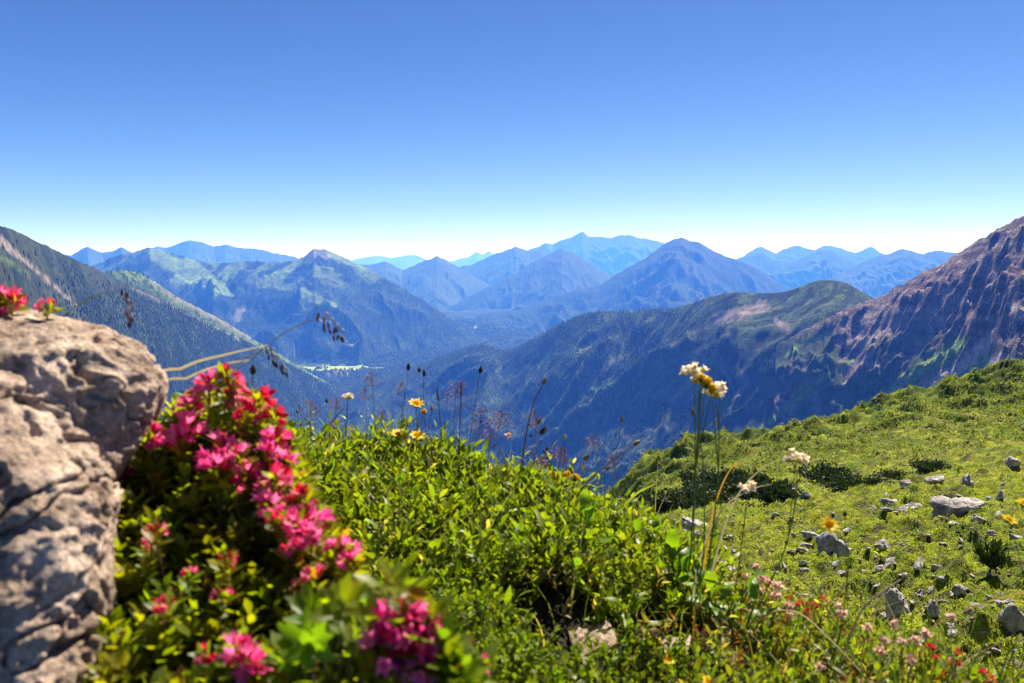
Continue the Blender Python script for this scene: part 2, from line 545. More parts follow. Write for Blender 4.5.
def col_forest_slope(m):
    t = smooth(-0.2, 0.5, m.iso)
    c = mix(FOREST, DWARF, t)
    alp = smooth(-330, -60, m.h)
    c = mix(c, np.array((0.050, 0.060, 0.026)), alp * smooth(-.5, .3, m.iso + .2))
    n = fbm2(m.px / 5, m.py / 5, 4, 98)
    sc = smooth(1.5, 0.5, segdist(m.px, m.py, [(-6, 236, 4), (8, 247, 3.4), (20, 257, 1.8), (38, 272, 1.2), (52, 284, 1.5), (66, 297, 1.0), (80, 309, .6)]) + .9 * n)
    c = mix(c, SCREE * .8, sc * .8)
    gr = smooth(1.4, 0.5, segdist(m.px, m.py, [(-6, 256, 3), (10, 262, 2), (30, 276, 1.2)]) + .5 * n)
    c = mix(c, GRASS * 0.8, gr * 0.8)
    ed = smooth(1.3, .4, segdist(m.px, m.py, [(130, 287, 1), (165, 302, 2), (200, 319, 1.6), (240, 340, 1.2)]) + .6 * n)
    return mix(c, ROCK * .8, ed * .6)


MA = Mountain("forested_slope", "dark conifer covered slope with a stony gully falling from the left edge",
              [(-260, 130), (-120, 175), (-60, 199), (0, 223), (20, 231), (40, 241.5), (60, 251), (80, 261), (100, 270), (115, 278), (135, 288), (165, 303), (190, 315), (210, 325), (230, 335), (255, 348), (280, 361), (300, 372), (325, 385), (350, 398), (400, 425), (470, 470)],
              [(-260, 900), (0, 1500), (110, 2600), (255, 4150), (300, 4700), (350, 5200), (470, 5700)], 500, 6600, 0.58, 0.6, 38, 170, -0.35, 0.7, 640, 420, col_forest_slope, M_NEAR, 53, spur=50, spur_wl=420)


def paint_right(m, c, n):
    """turf strips and scree runs that follow the fall line of the right hand slopes"""
    for pts in ([(716, 320, 4), (745, 312, 6), (765, 306, 5)], [(775, 320, 2), (785, 328, 5)], [(742, 372, 2), (745, 385, 4), (732, 400, 2)], [(762, 402, 3), (750, 410, 3)],
                [(872, 352, 3), (855, 372, 2), (842, 386, 1)], [(650, 352, 1), (640, 368, 2)], [(690, 385, 3), (672, 400, 2)], [(828, 385, 1), (800, 402, 1.2), (784, 412, 1)], [(862, 345, 4), (892, 327, 7), (905, 322, 5)]):
        c = mix(c, SCREE * 0.75, 0.75 * smooth(1.5, .5, segdist(m.px, m.py, pts) + .55 * n))
    for pts in ([(985, 345, 5), (965, 368, 8), (940, 385, 8), (910, 400, 6), (890, 410, 5)], [(1002, 358, 4), (985, 372, 7), (965, 390, 8)], [(1012, 305, 4), (1024, 315, 5)], [(905, 375, 2), (896, 395, 3), (880, 412, 2)]):
        c = mix(c, SCREE * 1.15, .95 * smooth(1.7, .9, segdist(m.px, m.py, pts) + .35 * n))
    for pts in ([(812, 332, 1.5), (800, 345, 2), (786, 356, 1.2)], [(832, 372, 1.2), (800, 396, 2.4), (766, 425, 2.6), (735, 455, 1.5)], [(852, 360, 2), (840, 370, 3)],
                [(822, 335, 3), (815, 340, 2)], [(822, 378, 2), (806, 386, 2.4), (795, 392, 1.5)], [(960, 342, 5), (940, 358, 6), (915, 374, 5), (888, 394, 5), (862, 410, 3)], [(985, 360, 4), (970, 374, 5), (955, 386, 4)]):
        c = mix(c, GRASS * 1.25, smooth(1.6, .85, segdist(m.px, m.py, pts) + .35 * n))
    return c


def col_right(m):
    n = fbm2(m.px / 6, m.py / 6, 4, 101)
    n2 = fbm2(m.g / 60, m.d / 420, 4, 102)
    n4 = fbm2(m.g / 16, m.d / 190, 4, 103)
    c = mix(FOREST * 1.2, DWARF * 1.25, smooth(-0.3, 0.4, m.iso + n4))
    pat = fbm2(m.g / 34, m.d / 110, 4, 104)
    c = mix(c, np.array((0.085, 0.125, 0.035)), smooth(.12, .40, pat + .3 * n4) * .75 * smooth(420, 640, m.px))
    right = smooth(480, 720, m.px)
    rk = smooth(0.30, 0.55, n2 + 0.2 * m.iso) * right
    c = mix(c, REDROCK * 0.9, rk * 0.35 * smooth(.0, .4, n + n4))
    c = mix(c, ROCK * 0.8, smooth(.34, .60, n4 + .25 * n2) * (.15 + .35 * right) * smooth(-.2, .5, n + n2))
    return paint_right(m, c, n)


MC = Mountain("forested_ridge", "long dark blue forested ridge falling from right to the central valley",
              [(290, 396), (330, 384), (360, 379), (390, 373), (420, 364), (440, 356), (455, 351), (470, 346), (483, 344), (492, 346), (502, 351), (515, 348), (530, 340), (545, 332), (560, 324), (575, 317), (590, 312.5), (605, 311.5), (625, 311), (650, 309), (668, 309), (682, 307), (695, 302), (710, 297), (725, 293), (738, 291), (750, 292.5), (765, 293), (780, 292), (795, 289), (805, 285), (815, 281), (826, 279.5), (838, 280.5), (850, 283.5), (860, 289), (872, 296), (885, 303), (905, 330), (930, 370), (960, 430)],
              [(290, 6000), (420, 5600), (483, 5200), (590, 4300), (740, 2950), (830, 2500), (960, 2150)], 900, 7000, [(330, .10), (420, .13), (483, .20), (560, .34), (650, .43), (800, .47)], 0.6, 30, 230, 0.55, 0.8, 900, 620, col_right, M_NEAR, 59, spur=95, spur_wl=700)


def col_redmountain(m):
    n = fbm2(m.px / 6, m.py / 6, 4, 111)
    n2 = fbm2(m.g / 70, m.d / 300, 4, 112)
    low = smooth(328, 366, m.py + 12 * n + 14 * n2 + 0.12 * (960 - m.px))
    zz = m.h + 0.35 * m.P[..., 0]                       # tilted beds
    st = fbm2(m.P[..., 0] / 55 + 3, zz / 16, 5, 113, 0.6)
    st2 = fbm2(m.P[..., 0] / 22, zz / 11 + m.d / 30, 4, 114, 0.6)
    c = mix(REDROCK * 0.36, REDROCK * 0.85, smooth(-.25, .30, st))
    c = mix(c, SCREE * 0.8, smooth(.20, .46, st2 + .35 * n2) * .8)
    c = mix(c, np.array((0.055, 0.045, 0.05)), smooth(.2, .5, -st2 + .2 * st) * .7)
    c = mix(c, DWARF * 1.1, low * smooth(.45, .1, n2))
    turf = smooth(.1, .5, n2 + .3 * n) * smooth(1.15, .75, m.slope) * (1 - low)
    c = mix(c, DWARF * 1.4, turf * .55)
    return paint_right(m, c, n)


MD = Mountain("rocky_mountain", "steep reddish brown rock mountain with pink scree runs at right",
              [(780, 345), (830, 318), (855, 306), (872, 299), (885, 295), (898, 287), (910, 280), (925, 271), (936, 267), (945, 262), (953, 256), (962, 251), (972, 243), (985, 235), (998, 227), (1010, 221), (1024, 213), (1050, 200), (1090, 178), (1150, 150), (1260, 140)],
              [(780, 2250), (880, 2050), (1024, 1500), (1260, 1100)], 620, 3200, 0.60, 0.7, 24, 170, 0.5, 2.0, 820, 760, col_redmountain, M_NEAR, 61, crag=26, spur=75, spur_wl=420)

# ----------------------------------------------------------------------------
# near ground: the bank at the camera's feet, the meadow hollow and the green shoulder
# ----------------------------------------------------------------------------
CTRL = []
def _row(D, **kw):
    for k, v in kw.items():
        CTRL.append((float(k[1:]) if k[1] != 'm' else -float(k[2:]), v, D))
_row(0.30, p0=1500, p500=1500, p1000=1500)
_row(0.60, p0=960, p500=960, p1000=1000)
_row(1.0, pm100=730, p300=730, p600=745, p900=770, p1150=800)
_row(1.5, pm100=560, p150=560, p300=560, p500=580, p700=625, p900=685, p1150=740)
_row(2.1, pm100=480, p150=470, p300=468, p420=478, p550=508, p650=555, p750=607, p850=650, p1000=715, p1200=770)
_row(2.9, pm100=530, p300=545, p500=600, p700=690, p900=770, p1150=830)
_row(5.0, pm100=740, p300=780, p500=800, p700=800, p900=790, p1150=740)
_row(10., pm100=900, p300=880, p500=800, p640=720, p760=696, p900=685, p1024=676, p1200=650)
_row(18., pm100=900, p300=870, p500=760, p640=640, p760=606, p900=597, p1024=585, p1200=560)
_row(36., p0=900, p300=850, p500=710, p640=560, p720=540, p850=520, p1024=500, p1200=470)
_row(60., p0=900, p300=850, p500=680, p600=560, p640=526, p720=505, p850=482, p1024=455, p1200=420)
_row(85., p0=900, p300=850, p500=660, p590=560, p640=505, p680=486, p720=474, p850=449, p1024=418, p1200=370)
_row(115., p0=900, p300=850, p500=660, p590=530, p625=492, p650=474, p690=458, p720=452, p770=443, p830=427, p880=413, p930=401, p980=386, p1024=370, p1100=345, p1200=320)
_row(150., p0=900, p300=850, p500=720, p640=560, p720=520, p830=500, p930=480, p1024=450, p1200=400)
_row(260., p0=900, p300=880, p600=780, p830=700, p1024=660, p1200=620)
_row(450., p0=950, p300=950, p600=930, p830=900, p1024=860, p1200=850)
CT = np.array(CTRL)
_ca, _ = ray(CT[:, 0], HORIZON)
LS = 0.42
_cp = np.stack([_ca, np.log(CT[:, 2]) * LS], 1)
def _tps(r2): return 0.5 * r2 * np.log(np.maximum(r2, 1e-12))
_n = len(CT)
_K = _tps(((_cp[:, None] - _cp[None]) ** 2).sum(-1)) + 1e-5 * np.eye(_n)
_Pm = np.concatenate([np.ones((_n, 1)), _cp], 1)
_L = np.block([[_K, _Pm], [_Pm.T, np.zeros((3, 3))]])
_val = np.concatenate([ray(CT[:, 0], CT[:, 1])[1], np.zeros(3)])
_W = np.linalg.solve(_L, _val)
def base_tan(a, y):
    q = np.stack([np.ravel(a), np.log(np.ravel(y)) * LS], 1)
    out = np.empty(len(q))
    for i in range(0, len(q), 40000):
        s = q[i:i + 40000]
        out[i:i + 40000] = _tps(((s[:, None] - _cp[None]) ** 2).sum(-1)) @ _W[:_n] + _W[_n] + s @ _W[_n + 1:]
    return out.reshape(np.shape(a))
def ground_z(x, y):
    x, y = np.asarray(x, float), np.maximum(np.asarray(y, float), 0.2)
    a = np.clip(x / y, -1.6, 1.6)
    z = base_tan(a, y) * y
    k = smooth(3.0, 8.0, y)
    knoll = smooth(80, 100, y) * smooth(150, 125, y)
    z = z + k * (0.30 * fbm2(x / 5.0, y / 5.0, 4, 201) + 0.10 * fbm2(x / 0.9, y / 0.9, 3, 203)) * smooth(0, 30, y + 12)
    z = z + k * 0.46 * np.maximum(fbm2(x / 1.6, y / 2.2, 3, 205), 0) ** 1.3 + k * 0.19 * ridged2(x / 0.8, y / 1.0, 4, 206)
    z = z + k * smooth(60, 40, y) * 0.055 * ridged2(x / 0.33, y / 0.38, 3, 208)
    z = z + knoll * 1.5 * fbm2((x + 0.4 * y) / 15, y / 24, 2, 211)
    z = z + knoll * (1.3 * ridged2((x + 0.5 * y) / 7, (y - 0.2 * x) / 9, 4, 207) - 0.5)
    z = z + (1 - k) * 0.035 * fbm2(x / 0.25, y / 0.25, 4, 209)
    return z
NA, NY = 640, 1040
A = np.linspace(-1.05, 1.15, NA)
Y = np.concatenate([np.geomspace(0.25, 5.9, 180, endpoint=False), np.geomspace(5.9, 70, 620, endpoint=False), np.geomspace(70, 150, 190, endpoint=False), np.geomspace(150, 480, 50)])
ga, gyy = np.meshgrid(A, Y)
# coarse spline, then fine detail
za = ground_z(ga * gyy, gyy)
GP = np.stack([ga * gyy, gyy, za], -1)
gpx, gpy = project(GP)
x_, y_ = GP[..., 0], GP[..., 1]
nn = fbm2(x_ / 2.2, y_ / 2.2, 5, 221)
n3 = fbm2(x_ / 9, y_ / 9, 3, 223)
gc = mix((0.185, 0.215, 0.012), (0.215, 0.215, 0.020), smooth(-.3, .5, n3))
gc = mix(gc, (0.10, 0.13, 0.010), smooth(.0, .45, nn))
gc = mix(gc, (0.060, 0.055, 0.020), smooth(.12, .4, fbm2(x_ / 0.9, y_ / 1.1, 4, 226)) * .75)
gc = mix(gc, (0.10, 0.085, 0.055), smooth(.35, .6, fbm2(x_ / .5, y_ / .5, 4, 225)) * .8)
knl = smooth(84, 96, y_)
gc = mix(gc, mix((0.055, 0.08, 0.010), (0.17, 0.195, 0.014), smooth(-.1, .35, fbm2(x_ / 3, y_ / 5, 4, 229))), knl)
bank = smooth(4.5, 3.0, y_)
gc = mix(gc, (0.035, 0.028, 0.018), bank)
M_MEADOW = mat_terrain("meadow_turf", 0.5, 0.8, 0.2, 0.4)
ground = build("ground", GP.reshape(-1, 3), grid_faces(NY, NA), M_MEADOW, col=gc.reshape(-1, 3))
tag(ground, "grassy alpine ground of the bank, meadow hollow and green shoulder", kind="structure")

# ----------------------------------------------------------------------------
# scattering helpers and plant materials
# ----------------------------------------------------------------------------
class Acc:
    """collects vertices, triangles / quads and colours for one mesh"""
    def __init__(self):
        self.v, self.t, self.q, self.c, self.n = [], [], [], [], 0

    def add(self, V, tris=None, quads=None, col=(1, 1, 1)):
        V = np.asarray(V, float).reshape(-1, 3)
        self.v.append(V)
        c = np.asarray(col, float)
        self.c.append(np.broadcast_to(c, V.shape) if c.ndim == 1 else c)
        if tris is not None and len(tris): self.t.append(np.asarray(tris) + self.n)
        if quads is not None and len(quads): self.q.append(np.asarray(quads) + self.n)
        self.n += len(V)
        return self

    def tube(self, pts, r0, r1, sides=5, col=(1, 1, 1)):
        pts = np.asarray(pts, float)
        n = len(pts)
        d = np.gradient(pts, axis=0)
        d /= np.linalg.norm(d, axis=1, keepdims=True) + 1e-12
        ref = np.array([0.31, 0.9, 0.2])
        u = np.cross(d, ref); u /= np.linalg.norm(u, axis=1, keepdims=True) + 1e-12
        w = np.cross(d, u)
        r = np.linspace(r0, r1, n)
        th = np.arange(sides) * 2 * math.pi / sides
        ring = pts[:, None] + r[:, None, None] * (np.cos(th)[None, :, None] * u[:, None] + np.sin(th)[None, :, None] * w[:, None])
        i, j = np.meshgrid(np.arange(n - 1), np.arange(sides), indexing='ij')
        j2 = (j + 1) % sides
        q = np.stack([i * sides + j, i * sides + j2, (i + 1) * sides + j2, (i + 1) * sides + j], -1).reshape(-1, 4)
        return self.add(ring.reshape(-1, 3), None, q, col)

    def spindle(self, p, d, length, rad, sides=6, rings=6, col=(1, 1, 1), power=1.0, skew=0.45):
        d = np.asarray(d, float); d = d / np.linalg.norm(d)
        t = np.linspace(0, 1, rings)
        r = np.maximum(np.sin(math.pi * t ** (math.log(0.5) / math.log(skew))) ** power, 0.06)
        pts = np.asarray(p) + np.outer(t * length, d)
        ref = np.array([0.31, 0.2, 0.9]) if abs(d[2]) < .9 else np.array([0.9, .3, .1])
        u = np.cross(d, ref); u /= np.linalg.norm(u)
        w = np.cross(d, u)
        th = np.arange(sides) * 2 * math.pi / sides
        ring = pts[:, None] + rad * r[:, None, None] * (np.cos(th)[None, :, None] * u + np.sin(th)[None, :, None] * w)
        i, j = np.meshgrid(np.arange(rings - 1), np.arange(sides), indexing='ij')
        j2 = (j + 1) % sides
        q = np.stack([i * sides + j, i * sides + j2, (i + 1) * sides + j2, (i + 1) * sides + j], -1).reshape(-1, 4)
        return self.add(ring.reshape(-1, 3), None, q, col)

    def many(self, T, TF, P, R, S, C):
        """copies of a triangle template: T (n,3), TF (k,3), positions P (N,3), rotations R (N,3,3), scales S (N,) or (N,3), colours C (N,3)"""
        S = np.asarray(S, float)
        if S.ndim == 1: S = np.repeat(S[:, None], 3, 1)
        V = np.einsum('nij,nkj->nki', R, T[None] * S[:, None, :]) + P[:, None]
        N = len(P)
        F = (np.asarray(TF)[None] + (np.arange(N) * len(T))[:, None, None]).reshape(-1, 3)
        return self.add(V.reshape(-1, 3), F, None, np.repeat(C, len(T), 0))

    def make(self, name, mat, parent=None, origin=None, smooth_shade=True):
        V = np.concatenate(self.v)
        if origin is not None: V = V - np.asarray(origin, float)
        Fs = []
        if self.t: Fs.append(np.concatenate(self.t))
        if self.q: Fs.append(np.concatenate(self.q))
        return build(name, V, Fs, mat, parent, np.concatenate(self.c), smooth_shade)


def frames(d, up=None, roll=None, rng=RNG):
    """rotations whose local +Y is d and whose local +Z is near up (a leaf's face)"""
    d = d / (np.linalg.norm(d, axis=1, keepdims=True) + 1e-12)
    if up is None: up = np.tile([0, 0, 1.0], (len(d), 1))
    x = np.cross(d, up)
    bad = np.linalg.norm(x, axis=1) < 1e-3
    x[bad] = [1, 0, 0]
    x /= np.linalg.norm(x, axis=1, keepdims=True)
    z = np.cross(x, d)
    if roll is not None:
        c, s = np.cos(roll)[:, None], np.sin(roll)[:, None]
        x, z = x * c + z * s, z * c - x * s
    return np.stack([x, d, z], -1)


def yaw(a):
    c, s, o = np.cos(a), np.sin(a), np.zeros_like(a)
    return np.stack([np.stack([c, -s, o], -1), np.stack([s, c, o], -1), np.stack([o, o, o + 1], -1)], 1)


def leaf_t(w=0.32, fold=0.10, droop=0.12, shape=0.5):
    """a leaf of length 1 along +Y: oval blade folded along its midrib, tip drooping"""
    a, b = 0.30, 0.68
    wa, wb = w * (0.95 if shape < .6 else .75), w * (0.80 if shape < .6 else 1.0)
    V = np.array([[0, 0, 0], [-wa, a, fold], [0, a, 0.02], [wa, a, fold], [-wb, b, fold * .8 - droop * .35], [0, b, -droop * .4], [wb, b, fold * .8 - droop * .35], [0, 1, -droop]])
    F = np.array([[0, 2, 1], [0, 3, 2], [1, 2, 5], [1, 5, 4], [2, 3, 6], [2, 6, 5], [4, 5, 7], [5, 6, 7]])
    return V, F


def jitter(rng, base, n, hue=0.12, val=0.25):
    c = np.tile(np.asarray(base, float), (n, 1))
    c = c * (1 + rng.uniform(-val, val, (n, 1)))
    c[:, 0] *= 1 + rng.uniform(-hue, hue * 1.4, n)
    c[:, 2] *= 1 + rng.uniform(-hue, hue, n)
    return np.clip(c, 0, 1)


def mat_leaf(name, trans=0.45, rough=0.38, spec=0.5, boost=(1.38, 1.58, 0.35)):
    N = Nodes(name)
    att = N.n("Attribute", attribute_name="Col").outputs["Color"]
    b = N.n("BsdfPrincipled")
    b.inputs["Roughness"].default_value = rough
    b.inputs["Specular IOR Level"].default_value = spec
    N.l(att, b.inputs["Base Color"])
    t = N.n("BsdfTranslucent")
    tc = N.mixc(att, boost, 1.0, 'MULTIPLY')
    N.l(tc, t.inputs["Color"])
    m = N.n("MixShader")
    m.inputs[0].default_value = trans
    N.l(b.outputs[0], m.inputs[1]); N.l(t.outputs[0], m.inputs[2])
    N.l(m.outputs[0], N.out.inputs["Surface"])
    return N.m


def mat_plain(name, rough=0.8, spec=0.2):
    N = Nodes(name)
    att = N.n("Attribute", attribute_name="Col").outputs["Color"]
    b = N.n("BsdfPrincipled")
    b.inputs["Roughness"].default_value = rough
    b.inputs["Specular IOR Level"].default_value = spec
    N.l(att, b.inputs["Base Color"])
    N.l(b.outputs[0], N.out.inputs["Surface"])
    return N.m


def mat_rock(name, pale, dark, sc, bump=1.0, bd=0.02, lichen=None):
    N = Nodes(name)
    co = N.n("TexCoord").outputs["Object"]
    n1 = N.noise(1 / sc, 8, 0.68, co)
    n2 = N.noise(5.5 / sc, 6, 0.7, co)
    n4 = N.noise(26 / sc, 4, 0.6, co)
    c = N.ramp(n1.outputs[0], [(0.30, dark), (0.50, [(p + d) / 2 for p, d in zip(pale, dark)]), (0.66, pale)])
    c2 = N.ramp(n2.outputs[0], [(0.32, 0.35), (0.48, 0.95), (0.75, 1.25)])
    c = N.mixc(c, c2, 1.0, 'MULTIPLY')
    c = N.mixc(c, N.ramp(n4.outputs[0], [(0.35, 0.62), (0.5, 1.0), (0.68, 1.45)]), 1.0, 'MULTIPLY')
    if lichen:
        n3 = N.noise(1.6 / sc, 5, 0.6, co)
        f = N.ramp(n3.outputs[0], [(0.52, 0.0), (0.62, 1.0)])
        c = N.mixc(c, lichen, f)
    b = N.n("BsdfPrincipled")
    b.inputs["Roughness"].default_value = 0.92
    b.inputs["Specular IOR Level"].default_value = 0.15
    N.l(c, b.inputs["Base Color"])
    a1 = N.n("Math", operation='MULTIPLY_ADD'); a1.inputs[1].default_value = 0.45
    N.l(n2.outputs[0], a1.inputs[0]); N.l(n1.outputs[0], a1.inputs[2])
    bp = N.n("Bump"); bp.inputs["Strength"].default_value = bump; bp.inputs["Distance"].default_value = bd
    N.l(a1.outputs[0], bp.inputs["Height"]); N.l(bp.outputs[0], b.inputs["Normal"])
    N.l(b.outputs[0], N.out.inputs["Surface"])
    return N.m


M_CONIFER = mat_plain("conifer_needles", 0.9, 0.1)
M_LEAF = mat_leaf("herb_leaf", 0.52, 0.44, 0.38)
M_GLOW = mat_leaf("thin_backlit_leaf", 0.66, 0.42, 0.4, (1.55, 1.55, 0.35))
M_GRASS = mat_leaf("grass_blade", 0.42, 0.6, 0.15)
M_STEM = mat_leaf("plant_stem", 0.15, 0.55, 0.3, (1.1, 1.0, .8))
M_PETAL = mat_leaf("petal", 0.58, 0.55, 0.2, (1.1, 1.0, 1.0))
M_STRAW = mat_leaf("dry_straw", 0.35, 0.6, 0.2, (1.1, 1.05, 0.9))
M_NEEDLE = mat_leaf("pine_needle", 0.2, 0.6, 0.2)

# ----------------------------------------------------------------------------
# forests on the slopes
# ----------------------------------------------------------------------------
def conifer_t(tiers, sides, rng):
    V, F, n = [], [], 0
    for k in range(tiers):
        z0 = 0.06 + 0.80 * k / tiers
        z1 = 1.0 if k == tiers - 1 else z0 + 1.15 / tiers
        r = 0.20 * (1 - 0.78 * k / tiers)
        th = np.arange(sides) * 2 * math.pi / sides + k
        rr = r * rng.uniform(.7, 1.2, sides)
        V += [[rr[i] * math.cos(th[i]), rr[i] * math.sin(th[i]), z0 + rng.uniform(-.04, .04)] for i in range(sides)] + [[0, 0, z1]]
        F += [[n + i, n + (i + 1) % sides, n + sides] for i in range(sides)]
        n += sides + 1
    return np.array(V), np.array(F)


def forest(name, label, m, n, hmin, hmax, keep, tiers=2, sides=6, seed=1, ylo=None, yhi=None, base=(0.030, 0.050, 0.020)):
    rng = np.random.default_rng(seed)
    a, y = m.sample(n, rng, ylo, yhi)
    z = m.look(m.h, a, y)
    c = m.look(m.c, a, y)
    d = m.look(m.d, a, y)
    px, py = project(np.stack([a * y, y, z], -1))
    k = keep(a * y, y, z, c, d, px, py, rng)
    a, y, z = a[k], y[k], z[k]
    N = len(a)
    T, TF = conifer_t(tiers, sides, rng)
    h = rng.uniform(hmin, hmax, N) * (1 - .55 * smooth(640, 760, px[k])) * (0.8 + 0.4 * rng.random(N))
    S = np.stack([h * rng.uniform(.75, 1.25, N), h * rng.uniform(.75, 1.25, N), h], 1)
    acc = Acc().many(T, TF, np.stack([a * y, y, z - 0.3], -1), yaw(rng.uniform(0, 6.28, N)), S, jitter(rng, base, N, .15, .4))
    o = acc.make(name, M_CONIFER, smooth_shade=False)
    tag(o, label, kind="stuff")
    return N


def keep_a(x, y, z, c, d, px, py, rng):
    dens = 0.12 + 0.9 * smooth(-40, -240, z) + 0.25 * fbm2(x / 160, y / 160, 3, 301)
    return (c.max(1) < 0.085) & (rng.random(len(x)) < dens) & (d < 120) & ~((z > -200) & (d > -45)) & (py < 520) & (px > -160)


def keep_c(x, y, z, c, d, px, py, rng):
    dens = 0.25 + 0.75 * smooth(900, 480, px) + 0.35 * fbm2(x / 220, y / 220, 3, 302)
    return (c.max(1) < 0.10) & (rng.random(len(x)) < dens) & (d < 150) & (py < 520)


nA = forest("forest", "dense dark conifers covering the left valley slope", MA, 360000, 9, 17, keep_a, 2, 6, 5, 1000, 6200, (.024, .040, .018))
nC = forest("forest", "dark conifers covering the long ridge right of the valley", MC, 160000, 9, 18, keep_c, 1, 5, 6, 2000, 6800)
nB = forest("forest", "far conifers on the meadow streaked mountain", MB, 70000, 16, 26,
            lambda x, y, z, c, d, px, py, rng: (c.max(1) < 0.08) & (d < 100) & (rng.random(len(x)) < 0.5 + 0.5 * fbm2(x / 400, y / 400, 3, 303)), 1, 5, 7, 6500, 9300)
nS = forest("forest", "scattered conifers on the small grassy ridge", MS, 30000, 9, 16,
            lambda x, y, z, c, d, px, py, rng: (c.max(1) < 0.12) & (rng.random(len(x)) < 0.6) & (px > 60) & (d < 80), 2, 6, 8, 2900, 6000)
# the wooded valley floor
rng = np.random.default_rng(12)
n = 60000
y = np.sqrt(rng.uniform(5600 ** 2, 11500 ** 2, n)); a = rng.uniform(-.36, .06, n); x = a * y
fz = np.array([0.0])
from_x = np.clip(np.searchsorted(xs, x) - 1, 0, len(xs) - 2); from_y = np.clip(np.searchsorted(ys, y) - 1, 0, len(ys) - 2)
fx = (x - xs[from_x]) / (xs[from_x + 1] - xs[from_x]); fy = (y - ys[from_y]) / (ys[from_y + 1] - ys[from_y])
lerp2 = lambda g_: g_[from_y, from_x] * (1 - fx) * (1 - fy) + g_[from_y, from_x + 1] * fx * (1 - fy) + g_[from_y + 1, from_x] * (1 - fx) * fy + g_[from_y + 1, from_x + 1] * fx * fy
z = lerp2(gz); keep = (lerp2(vc[..., 0]) < .05) & (rng.random(n) < .55 + .6 * fbm2(x / 500, y / 500, 3, 304))
x, y, z = x[keep], y[keep], z[keep]
T, TF = conifer_t(1, 5, rng)
h = rng.uniform(18, 34, len(x))
o = Acc().many(T, TF, np.stack([x, y, z - 1], -1), yaw(rng.uniform(0, 6.28, len(x))), np.stack([h * 1.5, h * 1.5, h], 1), jitter(rng, (.018, .030, .012), len(x), .15, .4)).make("forest", M_CONIFER, smooth_shade=False)
tag(o, "dark conifers on the valley floor round the village clearing", kind="stuff")
print("trees", nA, nC, nB, nS)

# ----------------------------------------------------------------------------
# rocks
# ----------------------------------------------------------------------------
import bmesh
_ico = {}
def ico(sub):
    if sub not in _ico:
        bm = bmesh.new()
        bmesh.ops.create_icosphere(bm, subdivisions=sub, radius=1.0)
        V = np.array([v.co[:] for v in bm.verts]); F = np.array([[v.index for v in f.verts] for f in bm.faces])
        bm.free()
        _ico[sub] = (V, F)
    return _ico[sub]


def hit(px, py, y0=5.0, y1=200.0):
    """where the view ray of a photo point meets the ground"""
    a, b = ray(px, py)
    Y_ = np.geomspace(y0, y1, 1500)
    below = ground_z(a * Y_, Y_) >= b * Y_
    k = np.argmax(below)
    y = Y_[k] if below.any() else 30.0
    return np.array([a * y, y, float(ground_z(a * y, y))])


def rock_mesh(seed, sub=4, cuts=11, rough=0.10, flat=1.0):
    """a broken boulder: a sphere cut by planes, weathered by noise; unit half size"""
    rng = np.random.default_rng(seed)
    V, F = ico(sub)
    V = V.copy()
    for _ in range(cuts):
        n = rng.normal(size=3); n[2] *= 0.8; n /= np.linalg.norm(n)
        off = rng.uniform(0.36, 0.78)
        d = V @ n
        V -= np.outer(np.maximum(d - off, 0) * 0.94, n)
    nrm = V / np.linalg.norm(V, axis=1, keepdims=True)
    V = V + nrm * (rough * fbm3(V * 1.9 + seed, 3, seed) + rough * 0.6 * fbm3(V * 6.5 + seed, 3, seed + 5))[:, None]
    r = np.abs(V).max(0)
    V /= r
    return V, F


M_BOULDER = mat_rock("pale_limestone", (0.56, 0.51, 0.48), (0.11, 0.082, 0.08), 0.6, 1.0, 0.08)
M_BIGROCK = mat_rock("weathered_limestone", (0.66, 0.50, 0.385), (0.17, 0.105, 0.075), 0.06, 1.0, 0.018, None)

